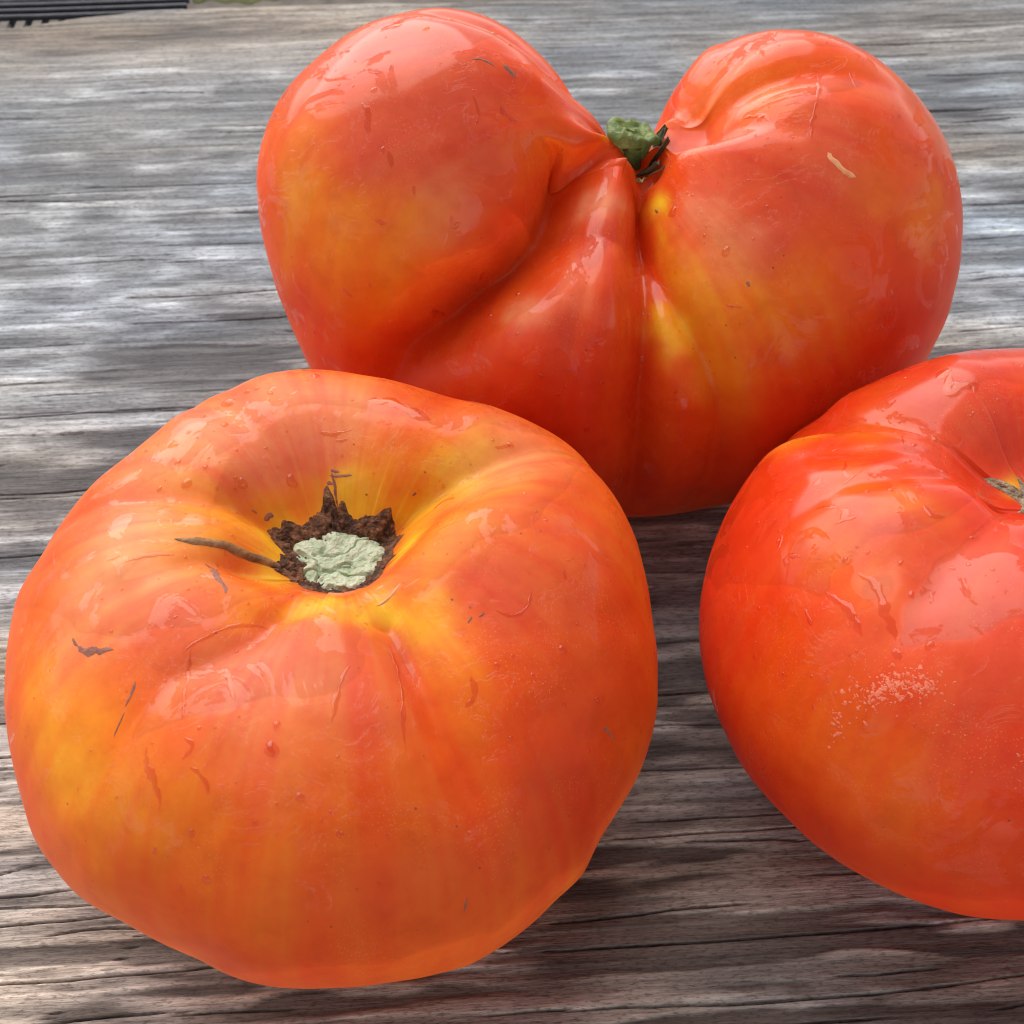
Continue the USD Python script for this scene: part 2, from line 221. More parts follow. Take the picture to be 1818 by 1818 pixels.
PAINT = {
 'A': [[-0.0631,0.1104,0.0559,0.0087,3,0.65],[-0.0682,0.1187,0.0563,0.0065,3,0.58],[-0.0584,0.1039,0.0546,0.007,3,0.58],[-0.0462,0.0992,0.0578,0.0075,3,0.4],[-0.037,0.0923,0.0523,0.009,3,0.25],[-0.0556,0.1425,0.0678,0.0101,5,0.5],[-0.0483,0.1479,0.0655,0.0078,3,0.36],[-0.0419,0.145,0.065,0.0052,3,0.58],[-0.0478,0.137,0.0675,0.005,3,0.43],[-0.03,0.1282,0.065,0.0034,4,0.75],[-0.0234,0.1274,0.0654,0.0034,4,0.75],[-0.018,0.1303,0.0639,0.0035,4,0.8],[-0.0152,0.1532,0.0599,0.0045,4,0.95],[-0.0154,0.144,0.0621,0.0035,4,0.9],[-0.0098,0.1575,0.0644,0.0049,4,0.8],[-0.0054,0.1621,0.0659,0.0041,4,0.6],[-0.0266,0.1543,0.0627,0.0036,4,0.9],[-0.0302,0.1511,0.0595,0.0036,4,0.7],[-0.038,0.1488,0.0597,0.0032,4,0.8],[-0.0365,0.137,0.0607,0.0038,4,0.9],[-0.0355,0.1426,0.0598,0.0052,4,0.7],[-0.0229,0.1529,0.0617,0.0044,4,0.9],[-0.0119,0.1263,0.0649,0.0048,4,0.7],[-0.0093,0.1195,0.0632,0.004,3,0.5],[-0.0063,0.1135,0.0608,0.0039,3,0.36],[-0.0329,0.1535,0.0623,0.0053,3,0.5],[-0.0203,0.1553,0.0643,0.0062,3,0.5],[-0.0066,0.1407,0.0695,0.0058,3,0.5],[-0.0097,0.1334,0.068,0.0049,3,0.5],[-0.0007,0.1516,0.0668,0.0052,3,0.32],[-0.0185,0.1597,0.0674,0.0054,3,0.29],[-0.0394,0.1517,0.0639,0.0044,3,0.43],[-0.0386,0.1284,0.0674,0.004,3,0.36],[-0.0338,0.1602,0.0683,0.0067,1,0.8],[-0.0413,0.1574,0.0683,0.0053,1,0.7],[-0.0259,0.1649,0.0699,0.0054,1,0.5],[-0.0491,0.1218,0.0668,0.0063,1,0.5],[-0.0394,0.1165,0.0662,0.007,1,0.7],[-0.0199,0.1112,0.0654,0.0077,1,0.75],[-0.0168,0.1211,0.0625,0.0056,1,0.7],[-0.0301,0.1162,0.0675,0.0062,1,0.6],[-0.0015,0.1289,0.0666,0.0065,1,0.7],[-0.0049,0.1339,0.0686,0.0041,1,0.3],[-0.0468,0.1251,0.0679,0.0048,1,0.6],[0.0072,0.1134,0.0552,0.0144,0,0.55],[0.0142,0.1307,0.0592,0.0092,0,0.6],[0.0094,0.1453,0.0659,0.0077,0,0.5],[0.0107,0.1073,0.0429,0.0098,0,0.7],[-0.0399,0.088,0.0366,0.0094,0,0.3],[-0.012,0.0964,0.0541,0.0152,0,0.25],[-0.0104,0.1762,0.0625,0.0086,0,0.3],[0.0176,0.1234,0.051,0.0076,0,0.6],[-0.0504,0.0956,0.0509,0.0076,0,0.3],[-0.0266,0.0866,0.0426,0.0153,0,0.2],[-0.0515,0.1601,0.0683,0.0107,5,0.45],[-0.0314,0.1657,0.0703,0.0108,5,0.35],[-0.0006,0.1596,0.0636,0.0099,5,0.4],[0.0034,0.1346,0.0676,0.0099,1,0.4],[-0.056,0.1348,0.0676,0.0082,5,0.45],[-0.0609,0.1246,0.0644,0.0072,5,0.3],[-0.0328,0.1111,0.0668,0.0114,5,0.35]],  # closing entries paint sky sheen on the upper shoulders as pale pink
 'B': [[-0.0354,0.2098,0.0746,0.0091,3,0.49],[-0.028,0.2027,0.0687,0.009,3,0.42],[-0.0195,0.2039,0.0749,0.0079,3,0.39],[-0.0393,0.215,0.077,0.0056,3,0.42],[-0.0365,0.2206,0.0863,0.006,3,0.28],[-0.0426,0.2145,0.0674,0.0062,3,0.28],[-0.0244,0.2111,0.0844,0.0069,1,0.5],[-0.0124,0.2081,0.0794,0.0069,5,0.35],[-0.0298,0.2015,0.0596,0.0072,2,0.6],[0.0374,0.2031,0.0697,0.008,3,0.42],[0.042,0.1982,0.0657,0.007,3,0.56],[0.0344,0.1988,0.0629,0.0061,3,0.56],[0.0276,0.196,0.0573,0.0037,4,0.8],[0.0294,0.2,0.0596,0.0031,4,0.6],[0.0381,0.193,0.0537,0.0061,3,0.59],[0.0405,0.19,0.0477,0.0062,3,0.28],[0.0542,0.1972,0.0632,0.008,3,0.39],[0.0481,0.1964,0.0635,0.007,3,0.49],[0.0271,0.217,0.0708,0.0029,4,0.85],[0.0284,0.211,0.0688,0.0031,3,0.56],[0.0409,0.2059,0.0741,0.006,5,0.5],[0.0511,0.199,0.0671,0.009,2,0.7],[0.0757,0.2131,0.0723,0.0061,3,0.35],[0.0299,0.2057,0.0665,0.0031,3,0.49],[0.032,0.2008,0.0628,0.0031,2,0.8],[0.0602,0.1971,0.0595,0.0061,2,0.5],[-0.0032,0.1901,0.0561,0.0121,0,0.6],[0.0624,0.1935,0.0446,0.0168,0,0.6],[0.0738,0.2032,0.0581,0.0104,0,0.7],[0.0094,0.185,0.0468,0.0153,0,0.5],[0.0263,0.1901,0.0252,0.0165,0,0.6],[-0.0159,0.1934,0.0418,0.0159,0,0.5],[-0.0012,0.2114,0.0698,0.0072,0,0.7],[-0.0081,0.209,0.0588,0.0063,0,0.7],[0.0053,0.2202,0.0735,0.0052,0,0.5],[0.0565,0.2122,0.0827,0.0079,1,0.8],[0.0478,0.2102,0.0801,0.0089,1,0.6],[0.0529,0.2198,0.0877,0.007,1,0.7],[0.0394,0.217,0.0828,0.006,1,0.5],[-0.0202,0.2168,0.0897,0.0118,1,0.8],[-0.0106,0.224,0.0941,0.0099,1,0.8],[-0.0048,0.2167,0.0864,0.0079,1,0.6],[-0.0264,0.2121,0.085,0.0069,1,0.6],[0.0152,0.2065,0.0709,0.0061,1,0.8],[0.0072,0.1931,0.066,0.0049,1,0.6],[0.0023,0.1953,0.0647,0.004,5,0.4],[0.0166,0.2154,0.0734,0.0036,5,0.6],[0.013,0.197,0.0684,0.005,5,0.4],[0.0205,0.2052,0.067,0.0031,2,0.6],[0.0054,0.2226,0.0816,0.0061,2,0.5],[0.0372,0.2373,0.0831,0.0063,2,0.5],[0.0432,0.2301,0.0862,0.0062,2,0.5],[0.0286,0.237,0.077,0.0043,2,0.5],[0.0458,0.2041,0.0738,0.005,1,0.6],[0.0342,0.2127,0.0763,0.0051,5,0.4],[0.0255,0.1906,0.0412,0.0063,2,0.3],[0.065,0.2122,0.0799,0.006,2,0.4]],
 'C': [[0.0591,0.1633,0.065,0.0055,2,0.6],[0.0459,0.1678,0.0593,0.0047,2,0.8],[0.0504,0.171,0.0586,0.0043,3,0.4],[0.0516,0.1522,0.0672,0.0052,2,0.4],[0.0598,0.1444,0.0703,0.005,2,0.7],[0.0459,0.1413,0.0651,0.0059,2,0.4],[0.0808,0.1597,0.0589,0.0022,4,0.9],[0.0813,0.1571,0.0584,0.0024,3,0.72],[0.0512,0.1343,0.0667,0.0074,2,0.5],[0.0643,0.1322,0.0689,0.0106,1,0.55],[0.0587,0.1373,0.0695,0.0066,1,0.33],[0.0737,0.1727,0.0663,0.0102,1,0.59],[0.0786,0.1674,0.0636,0.0074,1,0.59],[0.0654,0.1166,0.0662,0.0086,1,0.59],[0.0532,0.1239,0.0637,0.0072,1,0.39],[0.0695,0.1242,0.0701,0.0071,1,0.52],[0.0412,0.1222,0.0499,0.0135,2,0.3],[0.0516,0.11,0.0509,0.0129,2,0.3],[0.0348,0.139,0.0478,0.008,0,0.7],[0.0349,0.1554,0.0468,0.0056,0,0.4],[0.0501,0.1066,0.0341,0.0093,0,0.5],[0.0717,0.1598,0.0622,0.0036,0,0.4],[0.0756,0.1583,0.0597,0.0036,0,0.8],[0.0658,0.1603,0.0654,0.0054,1,0.39],[0.0619,0.1735,0.0604,0.0057,2,0.3],[0.0623,0.1016,0.0482,0.0118,2,0.15],[0.057,0.1147,0.0609,0.0047,0,0.5]],
}
MARKS = {
 'A': [["crack",0.00147,[[-0.0339,0.14,0.0589,0.49,0.03,0.87],[-0.0368,0.1406,0.0607,0.59,-0.23,0.77],[-0.04,0.1402,0.063,0.59,-0.34,0.73],[-0.0429,0.1399,0.0656,0.64,-0.25,0.73],[-0.0458,0.1391,0.0673,0.4,-0.15,0.9],[-0.0485,0.1389,0.068,0.13,-0.09,0.99],[-0.0499,0.139,0.0681,0.11,-0.05,0.99]]],["scar",0.00075,[[-0.0452,0.1358,0.0663,0.5,0.12,0.86],[-0.0439,0.1348,0.0662,0.3,0.59,0.75],[-0.0429,0.1326,0.0672,0.18,0.38,0.91],[-0.0418,0.1308,0.0676,0.1,0.19,0.98],[-0.041,0.1287,0.0678,0.12,0.08,0.99]]],["scar",0.00049,[[-0.0441,0.1336,0.067,0.11,0.4,0.91],[-0.0432,0.135,0.0656,0.35,0.65,0.67]]],["scar",0.0004,[[-0.063,0.1244,0.0632,-0.5,-0.31,0.81],[-0.0619,0.1228,0.0632,-0.47,-0.36,0.81]]],["scar",0.00096,[[-0.0619,0.1228,0.0632,-0.47,-0.36,0.81],[-0.0602,0.1217,0.0636,-0.41,-0.38,0.83],[-0.0584,0.1213,0.0642,-0.36,-0.37,0.86],[-0.0561,0.1209,0.065,-0.3,-0.33,0.89]]],["scar",0.00031,[[-0.0523,0.1161,0.0641,-0.18,-0.37,0.91],[-0.0528,0.1143,0.0633,-0.2,-0.39,0.9],[-0.0535,0.1129,0.0624,-0.24,-0.43,0.87]]],["scar",0.00023,[[-0.0535,0.1123,0.0622,-0.24,-0.43,0.87],[-0.0541,0.1109,0.0613,-0.27,-0.42,0.87],[-0.0548,0.1094,0.0603,-0.3,-0.42,0.86]]],["scar",0.00088,[[-0.0388,0.1495,0.0607,0.24,-0.75,0.61],[-0.038,0.15,0.0611,0.25,-0.76,0.6],[-0.0374,0.1502,0.0611,0.29,-0.73,0.62]]],["scar",0.00063,[[-0.0158,0.154,0.0617,0.27,-0.82,0.51],[-0.0152,0.1544,0.062,0.25,-0.83,0.5]]],["scar",0.00045,[[-0.0288,0.156,0.0642,-0.09,-0.69,0.72],[-0.027,0.1557,0.0642,-0.18,-0.7,0.69],[-0.0252,0.1557,0.0646,-0.11,-0.67,0.73]]],["scar",0.00045,[[-0.0293,0.1552,0.0634,0.0,-0.72,0.69],[-0.0279,0.1549,0.0631,0.16,-0.73,0.66]]],["scar",0.00045,[[-0.0285,0.1563,0.0645,-0.13,-0.68,0.73],[-0.0281,0.1548,0.0631,0.18,-0.72,0.67],[-0.0278,0.1533,0.0612,-0.13,-0.76,0.64],[-0.0275,0.1524,0.0603,-0.11,-0.73,0.67]]],["scar",0.00036,[[-0.0287,0.1566,0.0648,-0.11,-0.66,0.74],[-0.0273,0.1563,0.0647,-0.17,-0.66,0.73]]],["scar",0.00033,[[0.0133,0.1169,0.0518,0.71,-0.49,0.5],[0.0141,0.1169,0.0505,0.76,-0.47,0.45],[0.0151,0.1167,0.0485,0.81,-0.44,0.39]]],["scar",0.00023,[[-0.0062,0.0933,0.0453,0.52,-0.74,0.42],[-0.0066,0.092,0.0433,0.49,-0.78,0.39]]],["callus",0.00049,[[-0.0198,0.1298,0.0638,0.34,-0.06,0.94],[-0.0181,0.131,0.0641,-0.31,-0.3,0.9],[-0.0163,0.1329,0.0652,-0.4,-0.1,0.91]]],["scar",0.00026,[[-0.0407,0.1501,0.0624,0.3,-0.78,0.55],[-0.0399,0.15,0.0618,0.26,-0.78,0.57]]],["scar",0.00032,[[-0.0062,0.1276,0.0663,-0.05,-0.33,0.94],[-0.0059,0.1273,0.0662,-0.04,-0.34,0.94]]],["scar",0.00032,[[-0.0058,0.1262,0.0658,-0.02,-0.33,0.94],[-0.0063,0.1252,0.0655,-0.03,-0.31,0.95]]],["scar",0.00032,[[-0.004,0.1268,0.066,0.05,-0.35,0.93],[-0.0047,0.1261,0.0658,0.03,-0.34,0.94]]],["scar",0.00024,[[-0.0088,0.1289,0.0665,-0.11,-0.35,0.93],[-0.0085,0.1286,0.0665,-0.09,-0.36,0.93]]]],
 'B': [["scar",0.00101,[[-0.0016,0.2304,0.0934,0.42,-0.28,0.86],[-0.0005,0.2299,0.0927,0.46,-0.34,0.82],[0.0008,0.2292,0.0915,0.51,-0.44,0.74]]],["scar",0.0004,[[-0.007,0.2289,0.0953,0.27,-0.29,0.92],[-0.0048,0.2295,0.0947,0.39,-0.27,0.88],[-0.0031,0.2292,0.0937,0.44,-0.33,0.83]]],["callus",0.00129,[[0.0556,0.2151,0.0851,0.08,-0.55,0.83],[0.057,0.2138,0.0839,0.12,-0.6,0.79],[0.0583,0.2129,0.083,0.16,-0.63,0.76],[0.0606,0.2123,0.0819,0.23,-0.65,0.72]]],["scar",0.00042,[[0.0265,0.2186,0.0707,-0.84,-0.24,0.48],[0.027,0.2175,0.0709,-0.82,-0.26,0.51]]],["scar",0.0004,[[0.0417,0.2003,0.0682,-0.18,-0.75,0.64],[0.0423,0.1997,0.0676,-0.16,-0.76,0.63]]]],
 'C': [],
}
TRAILS = {
 'A': [[0.00039,[[-0.046,0.1192,0.0662,-0.08,-0.42,0.9],[-0.044,0.1207,0.067,0.02,-0.36,0.93],[-0.041,0.1225,0.0672,0.18,-0.27,0.95],[-0.0382,0.1238,0.0668,0.36,-0.16,0.92],[-0.0346,0.1243,0.0652,0.18,0.08,0.98]]],[0.00047,[[-0.0447,0.1197,0.0666,-0.03,-0.41,0.91],[-0.0449,0.117,0.0652,-0.08,-0.35,0.93],[-0.0447,0.1125,0.0652,-0.32,-0.14,0.94],[-0.0447,0.1093,0.0645,-0.27,-0.28,0.92]]],[0.0007,[[-0.0394,0.1165,0.0662,-0.22,0.17,0.96],[-0.0385,0.1135,0.0666,-0.16,-0.04,0.99],[-0.0375,0.1111,0.0664,-0.12,-0.19,0.97]]],[0.00047,[[-0.0223,0.1171,0.0665,0.28,0.05,0.96],[-0.0234,0.1137,0.0667,0.17,-0.09,0.98],[-0.0239,0.1105,0.0663,0.16,-0.22,0.96],[-0.0242,0.1082,0.0656,0.13,-0.35,0.93]]],[0.0004,[[-0.0176,0.123,0.0626,0.64,0.19,0.74],[-0.0158,0.118,0.0626,0.64,0.22,0.73],[-0.0151,0.1132,0.0629,0.62,0.05,0.78],[-0.0144,0.1066,0.0614,0.5,-0.25,0.83]]],[0.00076,[[-0.0496,0.1068,0.0616,-0.42,-0.38,0.83],[-0.0489,0.1039,0.0605,-0.38,-0.49,0.79],[-0.0478,0.1019,0.0595,-0.33,-0.6,0.73],[-0.0474,0.0994,0.0574,-0.32,-0.68,0.66]]],[0.00053,[[-0.0442,0.1069,0.0638,-0.25,-0.37,0.9],[-0.0429,0.1056,0.0635,-0.19,-0.43,0.88],[-0.0442,0.1043,0.0625,-0.23,-0.48,0.85]]],[0.00045,[[-0.0431,0.1033,0.0622,-0.16,-0.53,0.83],[-0.0414,0.1023,0.0617,-0.11,-0.56,0.82],[-0.0405,0.1002,0.0603,-0.13,-0.64,0.75]]],[0.00047,[[-0.0058,0.1177,0.063,-0.0,-0.4,0.92],[-0.0054,0.1152,0.0618,-0.01,-0.47,0.88],[-0.0065,0.1138,0.0609,-0.13,-0.52,0.84]]],[0.0004,[[-0.0024,0.1272,0.066,0.11,-0.36,0.93],[0.0013,0.1271,0.0653,0.21,-0.37,0.91],[0.0028,0.1304,0.0663,0.24,-0.35,0.91]]],[0.00068,[[-0.0323,0.1057,0.0648,-0.06,-0.43,0.9],[-0.0317,0.1039,0.0639,-0.06,-0.49,0.87]]],[0.00127,[[-0.0234,0.1671,0.0698,0.15,0.03,0.99],[-0.019,0.1674,0.0691,0.17,0.08,0.98],[-0.0152,0.1657,0.0684,0.24,-0.0,0.97],[-0.013,0.165,0.0678,0.22,-0.01,0.98]]],[0.00054,[[-0.0028,0.1618,0.0648,0.32,-0.34,0.89],[-0.0002,0.1628,0.0642,0.34,-0.26,0.9]]],[0.00079,[[-0.0121,0.1506,0.062,-0.51,0.32,0.8],[-0.0107,0.1522,0.0623,-0.52,0.37,0.77],[-0.0088,0.1515,0.0636,-0.43,0.3,0.85]]],[0.00053,[[-0.031,0.1497,0.0588,0.17,-0.46,0.87],[-0.0289,0.1507,0.059,0.1,-0.52,0.85]]],[0.00041,[[-0.0596,0.1357,0.0669,-0.29,-0.1,0.95],[-0.0575,0.1363,0.0675,-0.2,-0.08,0.98]]],[0.00034,[[-0.0541,0.1457,0.067,-0.04,0.39,0.92],[-0.0526,0.1475,0.0661,0.03,0.51,0.86]]],[0.00049,[[-0.0566,0.135,0.0675,-0.15,-0.16,0.98],[-0.0536,0.1359,0.0679,-0.02,-0.17,0.98],[-0.0495,0.1362,0.0676,0.2,-0.25,0.95]]],[0.00041,[[0.0076,0.1349,0.0661,0.45,-0.26,0.86],[0.0078,0.1334,0.0655,0.46,-0.32,0.83]]],[0.00054,[[-0.0305,0.1614,0.0684,0.1,-0.52,0.85],[-0.0277,0.1613,0.0684,-0.08,-0.51,0.86],[-0.0253,0.1617,0.0687,0.03,-0.44,0.9]]],[0.00045,[[-0.028,0.1602,0.0677,-0.1,-0.57,0.82],[-0.026,0.1603,0.068,-0.04,-0.52,0.85]]]],
 'B': [[0.00089,[[-0.0264,0.2206,0.0914,-0.21,-0.49,0.84],[-0.0249,0.2176,0.0897,-0.16,-0.57,0.81],[-0.0252,0.2158,0.0883,-0.18,-0.6,0.78]]],[0.00049,[[-0.0264,0.2206,0.0914,-0.21,-0.49,0.84],[-0.0255,0.2202,0.0913,-0.18,-0.51,0.84]]],[0.0008,[[-0.002,0.2232,0.0895,0.52,-0.46,0.72],[-0.0003,0.2221,0.0875,0.53,-0.46,0.71],[0.0012,0.2226,0.0867,0.55,-0.45,0.71]]],[0.00059,[[-0.0069,0.2225,0.0919,0.33,-0.52,0.78],[-0.0059,0.2202,0.0898,0.37,-0.53,0.76],[-0.0064,0.2183,0.0887,0.33,-0.58,0.75]]],[0.0007,[[-0.0107,0.2075,0.0772,0.37,-0.81,0.46],[-0.0102,0.2068,0.0755,0.38,-0.83,0.42],[-0.0091,0.2075,0.0758,0.4,-0.81,0.42]]],[0.00061,[[0.0554,0.2321,0.0906,-0.03,-0.39,0.92],[0.0548,0.2267,0.0904,-0.02,-0.12,0.99],[0.0536,0.222,0.0888,0.0,-0.44,0.9],[0.0529,0.2174,0.0864,-0.07,-0.44,0.9]]],[0.00051,[[0.0614,0.233,0.0904,0.19,-0.38,0.91],[0.0624,0.2282,0.0897,0.25,-0.1,0.96]]],[0.00061,[[0.042,0.2265,0.0849,-0.7,-0.27,0.67],[0.0446,0.2247,0.0865,-0.58,-0.32,0.75],[0.0463,0.2223,0.0868,-0.49,-0.22,0.84]]],[0.00049,[[-0.0215,0.2131,0.0867,-0.05,-0.66,0.75],[-0.021,0.2109,0.0847,-0.05,-0.71,0.7]]],[0.00051,[[-0.0306,0.203,0.0648,-0.46,-0.86,0.21],[-0.0287,0.2018,0.0635,-0.36,-0.91,0.18]]],[0.0004,[[0.0381,0.1983,0.0646,-0.24,-0.75,0.61],[0.0411,0.1974,0.0646,-0.17,-0.78,0.61]]],[0.00052,[[-0.0147,0.2037,0.0592,0.55,-0.81,-0.19],[-0.0126,0.2063,0.0556,0.45,-0.83,-0.33]]],[0.00052,[[-0.005,0.2087,0.0642,0.49,-0.82,-0.28],[-0.0061,0.2094,0.0613,0.38,-0.82,-0.42]]],[0.00039,[[-0.0173,0.2089,0.0824,0.11,-0.77,0.63],[-0.017,0.2078,0.081,0.14,-0.81,0.57]]],[0.00039,[[-0.0243,0.2056,0.0775,-0.15,-0.83,0.53],[-0.0219,0.2051,0.0771,-0.05,-0.86,0.5]]]],
 'C': [[0.00062,[[0.0527,0.1574,0.0659,-0.12,0.4,0.91],[0.0526,0.153,0.0673,-0.15,0.17,0.97],[0.0547,0.1541,0.0673,-0.13,0.22,0.97]]],[0.00052,[[0.0512,0.1511,0.0673,-0.23,0.14,0.96],[0.0531,0.153,0.0674,-0.13,0.17,0.98]]],[0.00053,[[0.0468,0.1524,0.0653,-0.55,0.06,0.83],[0.0484,0.1536,0.066,-0.41,0.15,0.9]]],[0.00069,[[0.0466,0.1474,0.0655,-0.62,0.13,0.77],[0.0484,0.1464,0.0671,-0.6,0.11,0.79],[0.05,0.1438,0.0683,-0.52,-0.02,0.85],[0.0482,0.1427,0.0671,-0.6,-0.04,0.8]]],[0.00076,[[0.0614,0.1437,0.0703,0.01,-0.03,1.0],[0.0626,0.1418,0.0701,0.07,-0.11,0.99],[0.0644,0.1418,0.0699,0.17,-0.11,0.98]]],[0.00059,[[0.0491,0.1427,0.0677,-0.56,-0.06,0.83],[0.0514,0.1427,0.0691,-0.42,-0.06,0.9]]],[0.00069,[[0.0416,0.1398,0.0606,-0.77,-0.09,0.64],[0.0421,0.1414,0.0614,-0.75,-0.06,0.66],[0.0437,0.1399,0.0629,-0.7,-0.11,0.71]]],[0.00151,[[0.0737,0.1782,0.0665,-0.24,0.15,0.96],[0.0742,0.1738,0.0666,-0.17,-0.18,0.97],[0.0762,0.1748,0.0669,-0.03,-0.16,0.99],[0.0763,0.1726,0.0665,0.0,-0.29,0.96]]],[0.00094,[[0.0711,0.1772,0.0657,-0.42,0.1,0.9],[0.074,0.1789,0.0665,-0.24,0.18,0.95]]],[0.00043,[[0.041,0.1436,0.0601,-0.8,0.0,0.6],[0.0418,0.1463,0.061,-0.77,0.04,0.64]]],[0.00099,[[0.0506,0.1338,0.0663,-0.41,-0.31,0.86],[0.0531,0.1308,0.0663,-0.33,-0.27,0.9],[0.0539,0.1262,0.065,-0.33,-0.37,0.87],[0.0546,0.1232,0.0641,-0.42,-0.31,0.85]]],[0.00064,[[0.0544,0.1222,0.0636,-0.45,-0.31,0.84],[0.0549,0.1204,0.0632,-0.47,-0.34,0.81]]],[0.00083,[[0.0463,0.133,0.0631,-0.59,-0.26,0.77],[0.0486,0.1296,0.0635,-0.54,-0.31,0.78],[0.0504,0.1249,0.0627,-0.49,-0.36,0.8]]],[0.00055,[[0.0639,0.1667,0.0629,0.12,0.54,0.83],[0.0625,0.1599,0.066,0.08,0.23,0.97]]],[0.00046,[[0.0692,0.1657,0.0628,0.04,-0.05,1.0],[0.0714,0.1643,0.0622,0.23,-0.26,0.94]]],[0.00079,[[0.0669,0.1546,0.0668,0.39,0.23,0.89],[0.0681,0.1537,0.0664,0.48,0.15,0.86]]],[0.00042,[[0.0434,0.1321,0.0602,-0.72,-0.3,0.63],[0.0443,0.1293,0.0598,-0.7,-0.34,0.62]]],[0.0004,[[0.06,0.1294,0.0675,-0.28,-0.15,0.95],[0.06,0.1274,0.0673,-0.38,-0.06,0.92]]]],
}
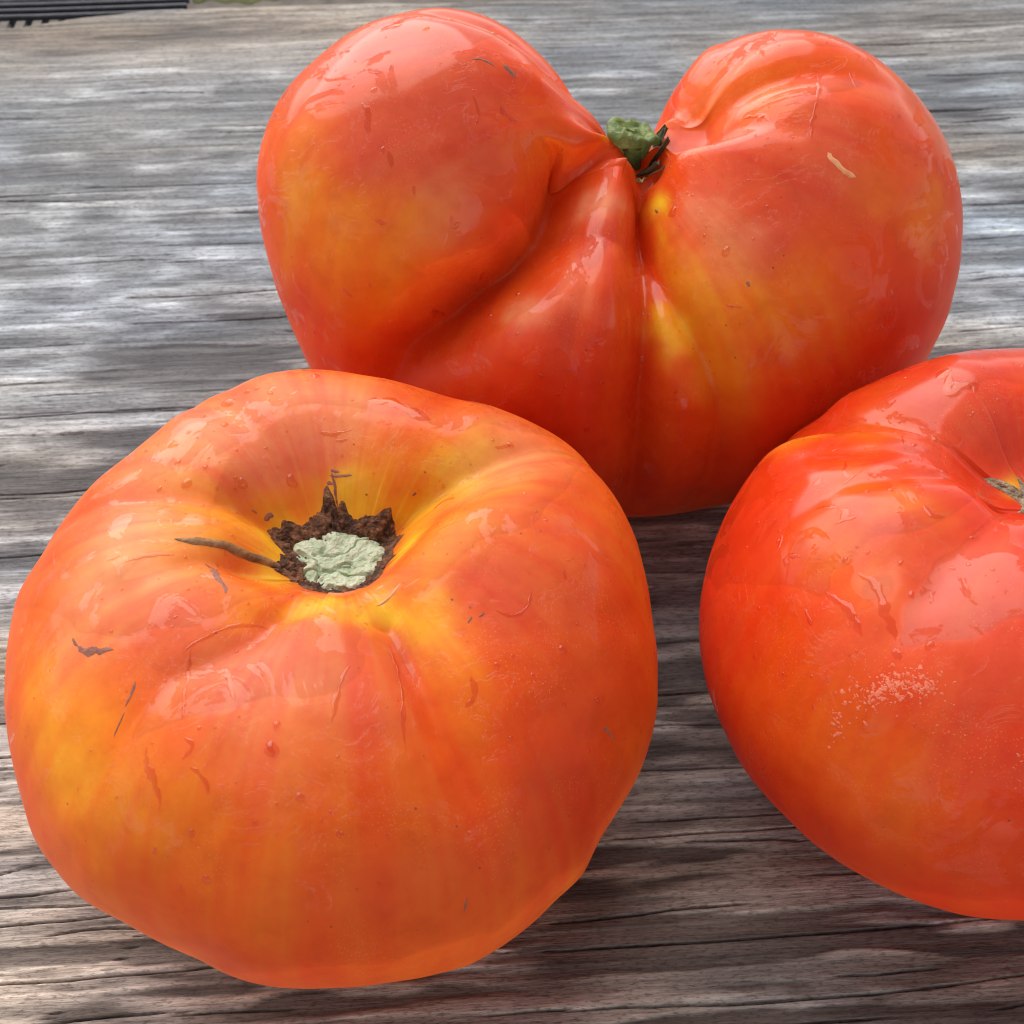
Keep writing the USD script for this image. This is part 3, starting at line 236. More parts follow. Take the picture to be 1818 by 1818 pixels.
DROPS = {
 'A': [[-0.0463,0.16981,0.06709,-0.4,0.14,0.91,0.0012],[-0.04582,0.16262,0.0689,0.07,0.27,0.96,0.00063],[-0.0431,0.17097,0.06852,-0.44,0.17,0.88,0.00064],[-0.04158,0.17084,0.06924,-0.37,0.16,0.92,0.00055],[-0.03249,0.17402,0.06912,0.06,0.37,0.93,0.00074],[-0.0534,0.15936,0.0676,-0.36,-0.01,0.93,0.00071],[-0.05839,0.16085,0.06502,-0.53,0.18,0.83,0.00054],[-0.04192,0.15241,0.06617,0.4,-0.64,0.65,0.00079],[-0.05053,0.15182,0.06648,-0.14,-0.49,0.86,0.00079],[-0.05219,0.15558,0.06759,-0.25,-0.21,0.95,0.00053],[-0.04757,0.15392,0.06813,-0.19,-0.39,0.9,0.00044],[-0.05478,0.15165,0.06553,-0.21,-0.41,0.89,0.00044],[-0.0346,0.15478,0.06395,0.13,-0.69,0.71,0.00089],[-0.03155,0.10766,0.06571,-0.05,-0.38,0.93,0.0006],[-0.03203,0.1048,0.06437,-0.06,-0.46,0.89,0.00098],[-0.02812,0.09942,0.06093,0.03,-0.61,0.79,0.0006],[-0.04112,0.09265,0.05127,-0.24,-0.81,0.53,0.0006],[-0.04491,0.09258,0.049,-0.33,-0.84,0.44,0.00038],[-0.04818,0.09599,0.05286,-0.27,-0.81,0.53,0.00046],[0.00734,0.12357,0.06159,0.45,-0.39,0.8,0.00057],[0.01231,0.11932,0.05509,0.63,-0.46,0.62,0.00049],[-0.0002,0.16281,0.06423,0.34,-0.26,0.9,0.00055],[-0.03412,0.09696,0.05844,-0.1,-0.69,0.72,0.00037],[-0.04274,0.09677,0.05623,-0.2,-0.76,0.62,0.00053],[-0.00219,0.11947,0.06327,0.2,-0.36,0.91,0.0004],[-0.02301,0.09582,0.0576,0.1,-0.71,0.7,0.00045],[-0.04283,0.15256,0.06684,0.37,-0.62,0.69,0.00044],[-0.0568,0.12359,0.06562,-0.27,-0.26,0.93,0.00032],[0.00299,0.11901,0.06141,0.35,-0.4,0.85,0.00032],[-0.04965,0.16561,0.06791,-0.07,0.33,0.94,0.00045],[-0.04805,0.16877,0.0667,-0.17,0.28,0.94,0.00046],[-0.05121,0.16163,0.0684,-0.3,0.05,0.95,0.00036],[-0.03888,0.16842,0.07034,-0.22,0.06,0.97,0.00045]],
 'B': [[0.03807,0.20472,0.07153,-0.34,-0.66,0.67,0.0008],[0.02944,0.21482,0.07285,-0.74,-0.33,0.59,0.00092],[-0.03747,0.20619,0.05178,-0.73,-0.68,0.06,0.00053],[-0.01421,0.20453,0.05755,0.58,-0.79,-0.21,0.00083],[0.00526,0.18724,0.05754,-0.02,-0.94,0.35,0.0005],[0.01367,0.18527,0.04652,0.21,-0.97,0.11,0.00061],[0.00822,0.18646,0.05379,0.12,-0.96,0.25,0.0004],[0.02389,0.19715,0.05266,0.05,-0.89,0.46,0.00052],[-0.02438,0.22253,0.09289,-0.18,-0.44,0.88,0.00059],[-0.02116,0.24101,0.09588,-0.19,0.1,0.98,0.00062],[-0.01553,0.23709,0.09684,-0.08,-0.02,1.0,0.00071],[-0.01127,0.24214,0.09577,0.2,0.4,0.9,0.00062],[-0.00311,0.24176,0.09328,0.39,0.05,0.92,0.00052],[-0.00042,0.23808,0.093,0.54,0.19,0.82,0.00052],[-0.03068,0.22588,0.09209,-0.41,-0.23,0.88,0.0004],[0.01593,0.18808,0.0551,0.45,-0.84,0.3,0.0004],[0.001,0.20199,0.0642,-0.56,0.14,0.82,0.00051],[-0.02245,0.21324,0.08679,-0.08,-0.65,0.75,0.00049],[0.04464,0.22415,0.08633,-0.58,-0.31,0.76,0.00071],[0.02503,0.2019,0.05908,-0.67,-0.4,0.63,0.00041],[-0.00401,0.2004,0.06036,-0.65,0.02,0.76,0.00051]],
 'C': [[0.05873,0.1212,0.06558,-0.43,-0.31,0.85,0.00063],[0.06436,0.16184,0.06526,0.13,0.31,0.94,0.00054],[0.06371,0.13272,0.06873,-0.19,0.12,0.97,0.00041],[0.04919,0.13645,0.06642,-0.5,-0.27,0.82,0.00042],[0.03927,0.15181,0.05744,-0.83,0.06,0.56,0.00036],[0.05656,0.13419,0.06838,-0.18,-0.3,0.94,0.00041],[0.05735,0.14784,0.06942,-0.12,0.33,0.94,0.00051],[0.05226,0.13646,0.0679,-0.34,-0.31,0.89,0.00033],[0.06594,0.13327,0.06907,-0.26,0.22,0.94,0.00041],[0.04356,0.15178,0.06272,-0.69,0.06,0.72,0.00035],[0.04128,0.14546,0.06041,-0.79,0.05,0.62,0.00044],[0.06922,0.16567,0.06278,0.04,-0.05,1.0,0.00055],[0.05745,0.12916,0.06692,-0.16,-0.29,0.94,0.00049],[0.04115,0.11676,0.03821,-0.8,-0.6,0.04,0.00034],[0.03805,0.13687,0.05443,-0.86,-0.2,0.46,0.00035],[0.05206,0.1619,0.06396,-0.18,0.28,0.94,0.00045],[0.05393,0.14803,0.0689,-0.15,0.35,0.93,0.00034]],
}
